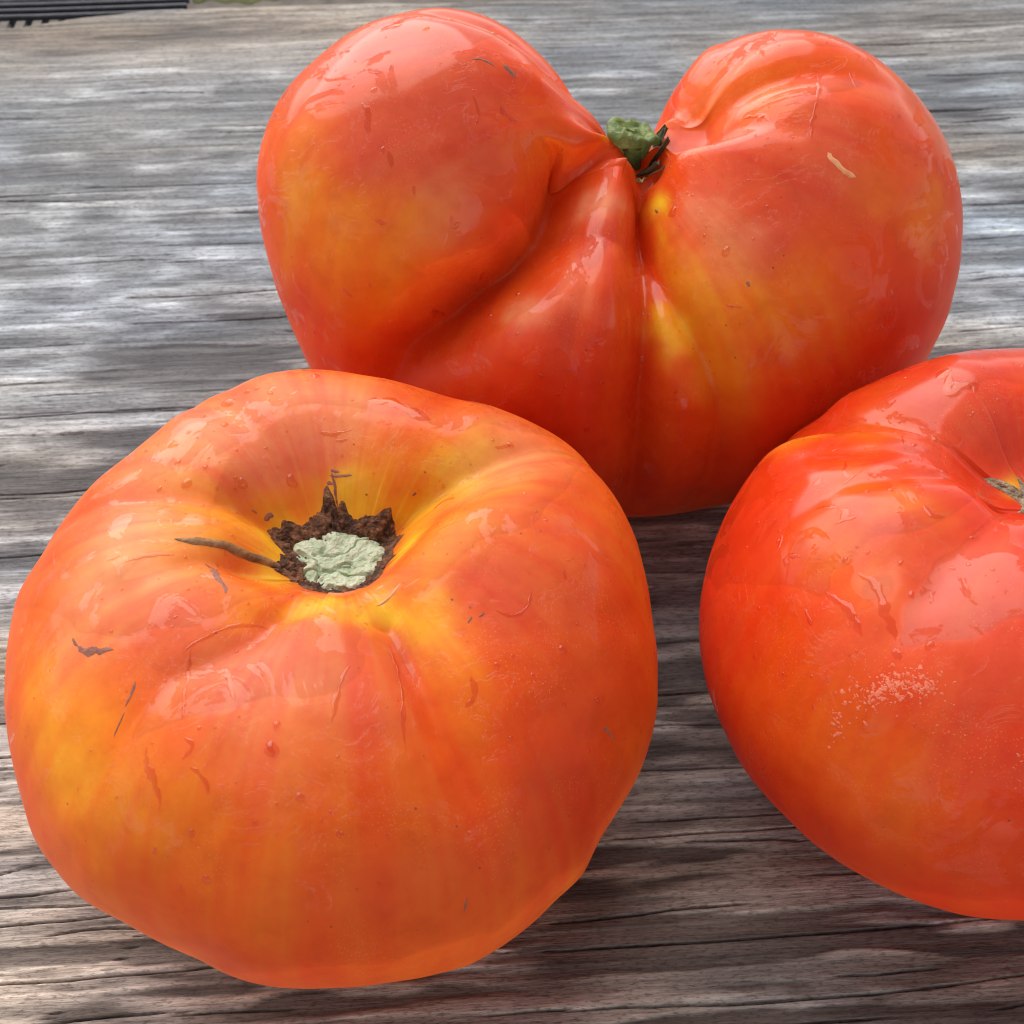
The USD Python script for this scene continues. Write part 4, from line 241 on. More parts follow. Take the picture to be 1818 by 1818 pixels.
GLINTS = [[0.05329,0.11844,0.06121,-0.5,-0.43,0.75,0.0003],[0.05667,0.11837,0.06322,-0.44,-0.42,0.79,0.00016],[0.05346,0.11774,0.0609,-0.5,-0.45,0.74,0.00027],[0.05523,0.11732,0.0618,-0.46,-0.46,0.76,0.00019],[0.05567,0.11698,0.06184,-0.45,-0.48,0.75,0.0003],[0.06023,0.11793,0.06483,-0.4,-0.44,0.8,0.00028],[0.05422,0.11873,0.06197,-0.48,-0.41,0.77,0.00024],[0.05346,0.11774,0.0609,-0.5,-0.45,0.74,0.00011],[0.05845,0.11811,0.06403,-0.41,-0.43,0.8,0.00019],[0.05255,0.11747,0.06009,-0.53,-0.47,0.7,0.00013],[0.05413,0.1177,0.06133,-0.49,-0.45,0.75,0.00029],[0.05704,0.11701,0.06265,-0.42,-0.48,0.77,0.00028],[0.0571,0.11804,0.06327,-0.43,-0.43,0.79,0.00018],[0.0543,0.117,0.06101,-0.48,-0.48,0.73,0.00018],[0.05329,0.11844,0.06121,-0.5,-0.43,0.75,0.00013],[0.05329,0.11844,0.06121,-0.5,-0.43,0.75,0.00017],[0.05956,0.11684,0.06386,-0.39,-0.49,0.78,0.00028],[0.05574,0.11801,0.06249,-0.45,-0.43,0.78,0.00014],[0.05498,0.11698,0.06143,-0.46,-0.48,0.75,0.0003],[0.05819,0.11673,0.06309,-0.4,-0.49,0.77,0.00017],[0.05658,0.11631,0.06194,-0.43,-0.51,0.75,0.0001],[0.05523,0.11732,0.0618,-0.46,-0.46,0.76,0.00028],[0.05255,0.11747,0.06009,-0.53,-0.47,0.7,0.00026],[0.05208,0.11686,0.05928,-0.55,-0.51,0.67,0.00019],[0.05208,0.11686,0.05928,-0.55,-0.51,0.67,0.0002],[0.05728,0.11736,0.06299,-0.42,-0.46,0.78,0.00022],[0.0509,0.12074,0.06087,-0.52,-0.43,0.74,0.00016],[0.0543,0.117,0.06101,-0.48,-0.48,0.73,0.00022],[0.05255,0.11747,0.06009,-0.53,-0.47,0.7,0.0001],[0.05448,0.11907,0.06231,-0.48,-0.4,0.78,0.0001],[0.05314,0.11914,0.0615,-0.5,-0.41,0.76,0.00019],[0.05296,0.11709,0.06014,-0.52,-0.49,0.7,0.00021],[0.05238,0.11817,0.06041,-0.53,-0.45,0.72,0.00024],[0.05591,0.11732,0.0622,-0.45,-0.46,0.77,0.00019],[0.05474,0.11665,0.06106,-0.47,-0.5,0.73,0.00012],[0.05543,0.11664,0.06148,-0.45,-0.5,0.74,0.00017],[0.05599,0.11835,0.06283,-0.45,-0.42,0.79,0.00026],[0.05523,0.11732,0.0618,-0.46,-0.46,0.76,0.00014],[0.0548,0.11767,0.06174,-0.47,-0.45,0.76,0.00016],[0.05531,0.11836,0.06244,-0.46,-0.42,0.78,0.00016],[0.05063,0.11777,0.0587,-0.59,-0.49,0.65,0.0002],[0.05478,0.11566,0.06034,-0.46,-0.56,0.69,0.0001],[0.05498,0.11698,0.06143,-0.46,-0.48,0.75,0.00026],[0.05866,0.11643,0.06314,-0.39,-0.51,0.77,0.00025],[0.0575,0.11669,0.0627,-0.41,-0.49,0.77,0.0001],[0.05642,0.11802,0.06289,-0.44,-0.43,0.79,0.00029],[0.04889,0.12011,0.05883,-0.6,-0.46,0.65,0.00027],[0.05231,0.11716,0.05969,-0.54,-0.49,0.68,0.00027],[0.0548,0.11767,0.06174,-0.47,-0.45,0.76,0.00016],[0.05263,0.11849,0.06079,-0.52,-0.44,0.74,0.00016],[0.05612,0.11664,0.06189,-0.44,-0.5,0.75,0.00028],[0.05685,0.11768,0.06294,-0.43,-0.45,0.78,0.00022],[0.05591,0.11732,0.0622,-0.45,-0.46,0.77,0.00028],[0.05548,0.11766,0.06215,-0.46,-0.45,0.77,0.00016],[0.0543,0.117,0.06101,-0.48,-0.48,0.73,0.00025],[0.05914,0.11614,0.06319,-0.38,-0.52,0.76,0.00029],[0.05384,0.11635,0.06024,-0.49,-0.52,0.7,0.00022],[0.05396,0.1184,0.06163,-0.49,-0.43,0.76,0.0003],[0.05728,0.11634,0.06235,-0.41,-0.51,0.75,8e-05],[0.05824,0.11573,0.06244,-0.4,-0.53,0.75,0.00026],[0.05681,0.11666,0.0623,-0.42,-0.49,0.76,0.00011],[0.05636,0.11698,0.06225,-0.44,-0.48,0.76,0.00024],[0.05824,0.11573,0.06244,-0.4,-0.53,0.75,0.00014],[0.05413,0.1177,0.06133,-0.49,-0.45,0.75,0.00021],[0.05548,0.11766,0.06215,-0.46,-0.45,0.77,0.00023],[0.05288,0.11881,0.06115,-0.51,-0.42,0.75,0.00026],[0.05797,0.11638,0.06274,-0.4,-0.51,0.76,0.00019],[0.05279,0.11779,0.06047,-0.52,-0.46,0.72,0.00024],[0.05085,0.11805,0.05912,-0.58,-0.48,0.66,0.00028],[0.05388,0.11737,0.06096,-0.49,-0.46,0.74,0.00013],[0.05132,0.11865,0.05991,-0.55,-0.46,0.7,0.00026],[0.05363,0.11704,0.06058,-0.5,-0.48,0.72,0.00026],[0.05914,0.11614,0.06319,-0.38,-0.52,0.76,0.00019],[0.05636,0.11698,0.06225,-0.44,-0.48,0.76,0.0003],[0.06012,0.11558,0.06328,-0.37,-0.54,0.76,0.00019],[0.05222,0.11888,0.06073,-0.52,-0.43,0.74,0.00014],[0.0548,0.11767,0.06174,-0.47,-0.45,0.76,0.00022],[0.05599,0.11835,0.06283,-0.45,-0.42,0.79,0.00015],[0.05728,0.11634,0.06235,-0.41,-0.51,0.75,0.00028],[0.05797,0.11739,0.06338,-0.41,-0.46,0.79,0.00011],[0.05045,0.11846,0.05906,-0.58,-0.48,0.66,0.00014],[0.05728,0.11634,0.06235,-0.41,-0.51,0.75,0.00022],[0.0552,0.1163,0.06111,-0.45,-0.52,0.73,0.00028],[0.05455,0.11734,0.06138,-0.48,-0.46,0.75,0.00018],[0.05665,0.11533,0.06125,-0.42,-0.56,0.71,8e-05],[0.05797,0.11739,0.06338,-0.41,-0.46,0.79,0.00015],[0.05498,0.11598,0.06073,-0.46,-0.54,0.71,0.00028],[0.05388,0.11737,0.06096,-0.49,-0.46,0.74,0.00011],[0.05438,0.11803,0.06169,-0.48,-0.44,0.76,0.00029],[0.06147,0.11575,0.06405,-0.36,-0.54,0.76,0.0002],[0.05208,0.11958,0.06103,-0.51,-0.42,0.75,0.00025],[0.0543,0.117,0.06101,-0.48,-0.48,0.73,0.00027],[0.05616,0.11564,0.0612,-0.43,-0.55,0.72,9e-05],[0.05685,0.11768,0.06294,-0.43,-0.45,0.78,0.00028],[0.05567,0.11597,0.06116,-0.44,-0.53,0.72,0.00028],[0.0552,0.1163,0.06111,-0.45,-0.52,0.73,0.0002],[0.05506,0.11801,0.06209,-0.47,-0.43,0.77,0.00018],[0.05658,0.11631,0.06194,-0.43,-0.51,0.75,0.00013],[0.05804,0.11539,0.06209,-0.4,-0.54,0.74,0.00027],[0.05413,0.1177,0.06133,-0.49,-0.45,0.75,0.0003],[0.05887,0.11678,0.06348,-0.39,-0.49,0.78,9e-05],[0.05363,0.11704,0.06058,-0.5,-0.48,0.72,0.00018],[0.05388,0.11737,0.06096,-0.49,-0.46,0.74,8e-05],[0.05238,0.11817,0.06041,-0.53,-0.45,0.72,0.00019],[0.05125,0.11765,0.05917,-0.57,-0.48,0.66,0.00024],[0.05531,0.11836,0.06244,-0.46,-0.42,0.78,0.00024],[0.05321,0.11741,0.06053,-0.51,-0.47,0.72,0.00024],[0.05452,0.11632,0.06068,-0.47,-0.52,0.71,0.00025],[0.05498,0.11698,0.06143,-0.46,-0.48,0.75,0.00023],[0.05616,0.11767,0.06255,-0.44,-0.45,0.78,0.00028],[0.05531,0.11836,0.06244,-0.46,-0.42,0.78,0.00021],[0.0548,0.11767,0.06174,-0.47,-0.45,0.76,0.00018],[0.05371,0.11807,0.06127,-0.5,-0.44,0.75,0.00019],[0.05753,0.11771,0.06333,-0.42,-0.45,0.79,0.00011],[0.0575,0.11669,0.0627,-0.41,-0.49,0.77,0.00023],[0.05845,0.11608,0.06279,-0.39,-0.52,0.76,0.00017],[0.05452,0.11632,0.06068,-0.47,-0.52,0.71,0.00015],[0.05321,0.11741,0.06053,-0.51,-0.47,0.72,0.00024],[0.05728,0.11634,0.06235,-0.41,-0.51,0.75,0.00028],[0.05408,0.11943,0.06224,-0.48,-0.39,0.78,0.00018],[0.05438,0.11803,0.06169,-0.48,-0.44,0.76,0.00014],[0.05329,0.11844,0.06121,-0.5,-0.43,0.75,0.00029],[0.05186,0.11656,0.05886,-0.55,-0.52,0.65,0.00022],[0.05388,0.11737,0.06096,-0.49,-0.46,0.74,0.00013],[0.0548,0.11767,0.06174,-0.47,-0.45,0.76,0.00013],[0.05583,0.11904,0.06309,-0.46,-0.4,0.8,0.00019],[0.05717,0.11907,0.06385,-0.44,-0.4,0.81,9e-05],[0.05413,0.1177,0.06133,-0.49,-0.45,0.75,9e-05],[0.05523,0.11732,0.0618,-0.46,-0.46,0.76,9e-05],[0.05448,0.11907,0.06231,-0.48,-0.4,0.78,0.00027],[0.04883,0.11915,0.05806,-0.61,-0.49,0.62,0.00014],[0.05889,0.1178,0.06408,-0.41,-0.45,0.8,0.00013],[0.05288,0.11881,0.06115,-0.51,-0.42,0.75,0.0002],[0.05413,0.1177,0.06133,-0.49,-0.45,0.75,0.00016],[0.05328,0.12017,0.06211,-0.49,-0.38,0.79,0.00029],[0.05845,0.11608,0.06279,-0.39,-0.52,0.76,0.00021],[0.05329,0.11844,0.06121,-0.5,-0.43,0.75,0.0003],[0.05523,0.11732,0.0618,-0.46,-0.46,0.76,0.00016],[0.05865,0.11744,0.06376,-0.4,-0.46,0.79,9e-05],[0.05149,0.11795,0.05958,-0.56,-0.47,0.68,0.0003],[0.05413,0.1177,0.06133,-0.49,-0.45,0.75,0.00029],[0.05464,0.11837,0.06203,-0.48,-0.42,0.77,0.00013],[0.05531,0.11836,0.06244,-0.46,-0.42,0.78,0.00026],[0.05455,0.11734,0.06138,-0.48,-0.46,0.75,0.00018],[0.05616,0.11564,0.0612,-0.43,-0.55,0.72,0.00021],[0.05784,0.11505,0.06172,-0.41,-0.55,0.73,0.00013],[0.05599,0.11835,0.06283,-0.45,-0.42,0.79,0.00014],[0.05371,0.11807,0.06127,-0.5,-0.44,0.75,0.00027],[0.05288,0.11881,0.06115,-0.51,-0.42,0.75,0.00018],[0.05329,0.11844,0.06121,-0.5,-0.43,0.75,0.0001],[0.05413,0.1177,0.06133,-0.49,-0.45,0.75,0.00016],[0.05506,0.11801,0.06209,-0.47,-0.43,0.77,0.00023],[0.05142,0.11965,0.06061,-0.53,-0.43,0.73,0.00016],[0.05557,0.1187,0.06277,-0.46,-0.41,0.79,0.00023],[0.05238,0.11817,0.06041,-0.53,-0.45,0.72,0.00018],[0.05149,0.11795,0.05958,-0.56,-0.47,0.68,0.0003],[0.05346,0.11774,0.0609,-0.5,-0.45,0.74,0.00022],[0.0548,0.11767,0.06174,-0.47,-0.45,0.76,0.0002],[0.05658,0.11631,0.06194,-0.43,-0.51,0.75,0.00022],[0.05824,0.11573,0.06244,-0.4,-0.53,0.75,0.00028],[0.05317,0.1164,0.05979,-0.51,-0.52,0.68,0.00018],[0.04974,0.12026,0.05968,-0.57,-0.45,0.68,0.00012],[0.05706,0.116,0.06199,-0.42,-0.53,0.74,0.00011],[0.05543,0.11664,0.06148,-0.45,-0.5,0.74,0.00012],[0.05616,0.11767,0.06255,-0.44,-0.45,0.78,0.00025],[0.05489,0.11871,0.06237,-0.47,-0.41,0.78,0.0001],[0.0548,0.11767,0.06174,-0.47,-0.45,0.76,0.00017],[0.05728,0.11736,0.06299,-0.42,-0.46,0.78,0.00019],[0.05413,0.1177,0.06133,-0.49,-0.45,0.75,0.00023],[0.05728,0.11634,0.06235,-0.41,-0.51,0.75,0.00029],[0.05208,0.11686,0.05928,-0.55,-0.51,0.67,0.00012],[0.0502,0.11721,0.05785,-0.61,-0.51,0.61,0.0001],[0.05103,0.11736,0.05876,-0.58,-0.5,0.65,0.00026],[0.05388,0.11417,0.05828,-0.48,-0.63,0.6,0.00023],[0.05103,0.11639,0.05796,-0.58,-0.54,0.61,0.0002],[0.0498,0.11762,0.0578,-0.61,-0.51,0.61,0.00023],[0.04981,0.11667,0.05697,-0.62,-0.54,0.57,0.00027],[0.05,0.11693,0.05741,-0.61,-0.53,0.59,0.00026],[0.04901,0.11846,0.05769,-0.62,-0.5,0.61,0.00026],[0.05186,0.11656,0.05886,-0.55,-0.52,0.65,0.0002],[0.04941,0.11709,0.05692,-0.63,-0.53,0.57,0.00019],[0.05045,0.11846,0.05906,-0.58,-0.48,0.66,0.00012],[0.05084,0.11611,0.05752,-0.59,-0.56,0.59,0.0003],[0.05339,0.11672,0.06019,-0.51,-0.5,0.7,0.00017],[0.05231,0.11716,0.05969,-0.54,-0.49,0.68,0.00017],[0.05208,0.11686,0.05928,-0.55,-0.51,0.67,0.0001],[0.05144,0.11696,0.05881,-0.57,-0.51,0.65,0.0003],[0.05362,0.11604,0.05984,-0.5,-0.54,0.68,0.0001],[0.04963,0.11641,0.05652,-0.63,-0.55,0.55,0.00013],[0.05173,0.11825,0.05997,-0.55,-0.46,0.7,0.0002],[0.05295,0.1161,0.05938,-0.52,-0.54,0.66,0.00025],[0.05,0.11693,0.05741,-0.61,-0.53,0.59,0.00022],[0.05166,0.11627,0.05844,-0.56,-0.54,0.63,0.00026],[0.05123,0.11667,0.05839,-0.58,-0.52,0.63,0.00021],[0.05323,0.11544,0.05902,-0.5,-0.58,0.64,8e-05],[0.04686,0.11942,0.05619,-0.65,-0.51,0.57,0.00023],[0.05458,0.11534,0.05994,-0.47,-0.58,0.67,0.00026],[0.05257,0.11551,0.05855,-0.53,-0.58,0.62,0.00012],[0.04983,0.11859,0.05859,-0.6,-0.48,0.64,0.00017],[0.0502,0.11721,0.05785,-0.61,-0.51,0.61,0.00012],[0.05125,0.11765,0.05917,-0.57,-0.48,0.66,0.00022],[0.0499,0.11575,0.05612,-0.62,-0.58,0.53,0.00024],[0.04882,0.11726,0.05642,-0.64,-0.54,0.55,9e-05],[0.04843,0.11769,0.05637,-0.64,-0.53,0.56,0.00025],[0.05189,0.11755,0.05963,-0.55,-0.48,0.68,0.00028],[0.05144,0.11696,0.05881,-0.57,-0.51,0.65,0.00015],[0.05085,0.11805,0.05912,-0.58,-0.48,0.66,0.00024],[0.04653,0.11803,0.05442,-0.66,-0.54,0.51,0.0002],[0.05166,0.11627,0.05844,-0.56,-0.54,0.63,0.0001],[0.0552,0.1163,0.06111,-0.45,-0.52,0.73,0.00023],[0.05146,0.11599,0.05801,-0.57,-0.56,0.61,0.00025],[0.04862,0.11794,0.05682,-0.63,-0.52,0.57,0.00022],[0.05063,0.11777,0.0587,-0.59,-0.49,0.65,0.00011],[0.05063,0.11777,0.0587,-0.59,-0.49,0.65,0.00019],[0.04962,0.11831,0.05817,-0.61,-0.49,0.62,0.00013],[0.04881,0.1182,0.05726,-0.63,-0.51,0.59,0.00019],[0.05081,0.11707,0.05833,-0.59,-0.51,0.63,0.00019],[0.0498,0.11762,0.0578,-0.61,-0.51,0.61,0.0001],[0.05251,0.11648,0.05933,-0.53,-0.52,0.66,0.00015],[0.04785,0.11787,0.05588,-0.64,-0.54,0.54,0.00016],[0.05174,0.11533,0.05764,-0.55,-0.59,0.59,0.00012],[0.05023,0.11626,0.05702,-0.61,-0.55,0.57,0.00013],[0.05186,0.11656,0.05886,-0.55,-0.52,0.65,0.00029],[0.05407,0.11667,0.06063,-0.49,-0.5,0.72,9e-05],[0.04706,0.11966,0.05663,-0.64,-0.5,0.58,0.00015],[0.05041,0.11748,0.05828,-0.6,-0.5,0.63,0.00012],[0.04966,0.11928,0.05894,-0.59,-0.47,0.66,0.00028],[0.05189,0.11755,0.05963,-0.55,-0.48,0.68,0.00027],[0.0539,0.11538,0.05949,-0.48,-0.58,0.65,0.00023],[0.05186,0.11656,0.05886,-0.55,-0.52,0.65,0.00015],[0.05208,0.11686,0.05928,-0.55,-0.51,0.67,0.0002],[0.05103,0.11736,0.05876,-0.58,-0.5,0.65,0.00018],[0.04932,0.11592,0.05561,-0.63,-0.58,0.51,0.00021],[0.05041,0.11652,0.05747,-0.6,-0.54,0.59,0.00029],[0.0502,0.11721,0.05785,-0.61,-0.51,0.61,0.00016],[0.05023,0.11818,0.05865,-0.59,-0.49,0.64,0.00019],[0.04842,0.11862,0.05721,-0.63,-0.51,0.59,0.0003],[0.05192,0.1156,0.05807,-0.55,-0.58,0.6,0.00022],[0.05251,0.11648,0.05933,-0.53,-0.52,0.66,0.00012],[0.0492,0.11778,0.05731,-0.63,-0.51,0.59,0.00027],[0.05255,0.11747,0.06009,-0.53,-0.47,0.7,0.00013],[0.05275,0.1158,0.05897,-0.52,-0.56,0.64,0.00029],[0.04785,0.11974,0.05754,-0.63,-0.49,0.61,0.00028],[0.0492,0.11778,0.05731,-0.63,-0.51,0.59,0.00028],[0.05144,0.11696,0.05881,-0.57,-0.51,0.65,0.00021],[0.05251,0.11648,0.05933,-0.53,-0.52,0.66,0.00019],[0.05342,0.11573,0.05944,-0.5,-0.57,0.66,0.00017],[0.05108,0.11835,0.05952,-0.56,-0.47,0.68,0.00024],[0.04983,0.11859,0.05859,-0.6,-0.48,0.64,0.0003],[0.0502,0.11721,0.05785,-0.61,-0.51,0.61,0.00026],[0.05388,0.11737,0.06096,-0.49,-0.46,0.74,0.00026],[0.05231,0.11716,0.05969,-0.54,-0.49,0.68,0.0003],[0.05123,0.11667,0.05839,-0.58,-0.52,0.63,0.00026],[0.05166,0.11725,0.05923,-0.56,-0.49,0.67,0.00026],[0.05103,0.11736,0.05876,-0.58,-0.5,0.65,0.0002],[0.05189,0.11755,0.05963,-0.55,-0.48,0.68,0.00027],[0.05275,0.1158,0.05897,-0.52,-0.56,0.64,0.00024],[0.05144,0.11696,0.05881,-0.57,-0.51,0.65,0.00011],[0.05213,0.11786,0.06003,-0.54,-0.46,0.7,0.00025],[0.05166,0.11725,0.05923,-0.56,-0.49,0.67,0.0003],[0.04775,0.11561,0.05321,-0.64,-0.6,0.48,0.00027],[0.04794,0.11472,0.05236,-0.64,-0.61,0.47,0.00031],[0.04635,0.11559,0.05125,-0.67,-0.6,0.44,0.00025],[0.04802,0.11607,0.05413,-0.64,-0.59,0.5,0.0001],[0.04661,0.11713,0.05353,-0.66,-0.57,0.49,0.0002],[0.04775,0.11673,0.05454,-0.64,-0.57,0.51,0.00017],[0.04693,0.11759,0.05446,-0.65,-0.55,0.51,0.00019],[0.04617,0.11647,0.05212,-0.67,-0.58,0.46,0.00028],[0.04647,0.11581,0.05171,-0.66,-0.59,0.45,0.00023],[0.04676,0.11736,0.054,-0.66,-0.56,0.51,0.00025],[0.04825,0.11744,0.05592,-0.64,-0.54,0.54,0.00026],[0.04717,0.11693,0.05404,-0.65,-0.57,0.5,0.00026],[0.04745,0.11626,0.05362,-0.64,-0.59,0.49,0.00031],[0.04668,0.11494,0.05085,-0.67,-0.6,0.44,0.0001],[0.0467,0.11826,0.05488,-0.66,-0.54,0.52,0.00025],[0.04717,0.11581,0.0527,-0.65,-0.6,0.48,0.00016],[0.0486,0.11587,0.05464,-0.64,-0.59,0.5,0.00021],[0.04702,0.1167,0.05357,-0.65,-0.58,0.49,0.00017],[0.04702,0.1167,0.05357,-0.65,-0.58,0.49,0.0003],[0.04775,0.11561,0.05321,-0.64,-0.6,0.48,0.0002],[0.04617,0.11647,0.05212,-0.67,-0.58,0.46,0.0001],[0.04687,0.11647,0.05311,-0.65,-0.58,0.48,0.00014],[0.04568,0.11563,0.05024,-0.69,-0.59,0.42,0.00024],[0.0492,0.11321,0.0521,-0.63,-0.62,0.46,0.00013],[0.04673,0.11625,0.05264,-0.66,-0.59,0.47,0.0001],[0.04702,0.1167,0.05357,-0.65,-0.58,0.49,0.00019],[0.04673,0.11625,0.05264,-0.66,-0.59,0.47,0.00026],[0.04717,0.11581,0.0527,-0.65,-0.6,0.48,9e-05],[0.04605,0.11735,0.05302,-0.68,-0.56,0.48,0.00014],[0.04687,0.11647,0.05311,-0.65,-0.58,0.48,0.00028],[0.05776,0.11603,0.06239,-0.41,-0.52,0.75,0.00017],[0.05728,0.11634,0.06235,-0.41,-0.51,0.75,0.00015],[0.05865,0.11744,0.06376,-0.4,-0.46,0.79,0.00016],[0.05636,0.11698,0.06225,-0.44,-0.48,0.76,0.00015],[0.05735,0.11535,0.06167,-0.41,-0.55,0.73,0.00012],[0.0575,0.11669,0.0627,-0.41,-0.49,0.77,0.00025],[0.05728,0.11634,0.06235,-0.41,-0.51,0.75,8e-05],[0.05845,0.11608,0.06279,-0.39,-0.52,0.76,0.00011],[0.05704,0.11701,0.06265,-0.42,-0.48,0.77,0.00016],[0.05658,0.11631,0.06194,-0.43,-0.51,0.75,0.00022],[0.05797,0.11638,0.06274,-0.4,-0.51,0.76,0.00026],[0.05706,0.116,0.06199,-0.42,-0.53,0.74,0.00019],[0.05735,0.11535,0.06167,-0.41,-0.55,0.73,0.00027],[0.05637,0.11598,0.06158,-0.43,-0.53,0.73,0.00012],[0.05636,0.11698,0.06225,-0.44,-0.48,0.76,0.00029],[0.05728,0.11634,0.06235,-0.41,-0.51,0.75,0.00027],[0.05776,0.11603,0.06239,-0.41,-0.52,0.75,0.00021],[0.05797,0.11638,0.06274,-0.4,-0.51,0.76,0.00024],[0.05706,0.116,0.06199,-0.42,-0.53,0.74,0.00029],[0.05824,0.11573,0.06244,-0.4,-0.53,0.75,0.00016],[0.05824,0.11573,0.06244,-0.4,-0.53,0.75,0.00021],[0.05658,0.11631,0.06194,-0.43,-0.51,0.75,0.00025],[0.05819,0.11673,0.06309,-0.4,-0.49,0.77,0.00027],[0.05612,0.11664,0.06189,-0.44,-0.5,0.75,0.00015],[0.05866,0.11643,0.06314,-0.39,-0.51,0.77,0.00013],[0.05874,0.11544,0.06249,-0.39,-0.54,0.75,0.00026],[0.05887,0.11678,0.06348,-0.39,-0.49,0.78,8e-05],[0.05681,0.11666,0.0623,-0.42,-0.49,0.76,0.00025],[0.05819,0.11673,0.06309,-0.4,-0.49,0.77,0.00016],[0.05845,0.11608,0.06279,-0.39,-0.52,0.76,0.00023],[0.05797,0.11638,0.06274,-0.4,-0.51,0.76,8e-05],[0.05755,0.11569,0.06204,-0.41,-0.54,0.74,0.0001],[0.05914,0.11614,0.06319,-0.38,-0.52,0.76,0.00023],[0.05685,0.11768,0.06294,-0.43,-0.45,0.78,0.00026],[0.05797,0.11739,0.06338,-0.41,-0.46,0.79,0.00016],[0.05943,0.1155,0.06289,-0.37,-0.54,0.75,0.00028],[0.0575,0.11669,0.0627,-0.41,-0.49,0.77,0.00027],[0.05658,0.11631,0.06194,-0.43,-0.51,0.75,0.00017],[0.05784,0.11505,0.06172,-0.41,-0.55,0.73,0.00013],[0.05845,0.11608,0.06279,-0.39,-0.52,0.76,0.0002],[0.07098,0.10426,0.05644,-0.23,-0.77,0.59,0.00015],[0.06951,0.10841,0.0608,-0.23,-0.69,0.69,0.0001],[0.06888,0.10601,0.0579,-0.23,-0.76,0.61,0.00016],[0.07039,0.10438,0.05637,-0.23,-0.77,0.59,0.00012],[0.0691,0.10429,0.05577,-0.22,-0.77,0.59,0.00013],[0.07014,0.10609,0.05847,-0.23,-0.75,0.62,0.0001],[0.06989,0.10757,0.06007,-0.23,-0.71,0.67,8e-05],[0.07039,0.10438,0.05637,-0.23,-0.77,0.59,0.00021],[0.07045,0.10469,0.0568,-0.23,-0.77,0.59,0.0001],[0.07022,0.10642,0.05889,-0.23,-0.74,0.63,0.00014],[0.06956,0.10621,0.0584,-0.23,-0.75,0.62,0.00019],[0.07039,0.10438,0.05637,-0.23,-0.77,0.59,0.00021],[0.0703,0.10675,0.05931,-0.22,-0.73,0.64,0.00025],[0.06914,0.107,0.05918,-0.24,-0.73,0.64,0.00021],[0.0722,0.11216,0.06479,-0.18,-0.6,0.78,6e-05],[0.05973,0.11487,0.06257,-0.36,-0.56,0.75,0.00015],[0.06071,0.11433,0.06263,-0.35,-0.58,0.74,0.00013],[0.06071,0.11433,0.06263,-0.35,-0.58,0.74,0.00018],[0.06596,0.11069,0.06165,-0.29,-0.66,0.69,0.00012],[0.05956,0.10788,0.05544,-0.39,-0.71,0.59,0.00015],[0.06737,0.10941,0.06099,-0.28,-0.67,0.69,0.00017],[0.05489,0.11349,0.05836,-0.47,-0.64,0.61,7e-05],[0.05883,0.10609,0.05267,-0.4,-0.74,0.54,0.00011],[0.05854,0.11151,0.059,-0.41,-0.66,0.63,0.00015],[0.06152,0.11345,0.06228,-0.33,-0.61,0.72,0.00011],[0.06379,0.10831,0.05828,-0.31,-0.69,0.65,0.00011],[0.06082,0.11074,0.05945,-0.31,-0.68,0.66,0.00012],[0.0554,0.11073,0.05574,-0.47,-0.67,0.58,7e-05],[0.05925,0.11284,0.0607,-0.36,-0.62,0.7,7e-05],[0.06224,0.10776,0.05691,-0.33,-0.71,0.62,0.00013],[0.06583,0.11034,0.06125,-0.29,-0.67,0.69,0.00011],[0.0638,0.11156,0.06155,-0.3,-0.66,0.68,0.00015],[0.0593,0.10727,0.05453,-0.4,-0.71,0.58,7e-05],[0.06483,0.10754,0.05793,-0.3,-0.71,0.64,0.00014],[0.06266,0.11039,0.0599,-0.29,-0.68,0.68,0.00017],[0.06756,0.1118,0.06322,-0.23,-0.63,0.74,6e-05],[0.05889,0.11089,0.05857,-0.39,-0.68,0.62,7e-05],[0.0594,0.11188,0.05988,-0.36,-0.65,0.67,6e-05],[0.06378,0.10641,0.05612,-0.31,-0.74,0.6,0.00011],[0.05345,0.11095,0.05432,-0.52,-0.65,0.55,5e-05]]
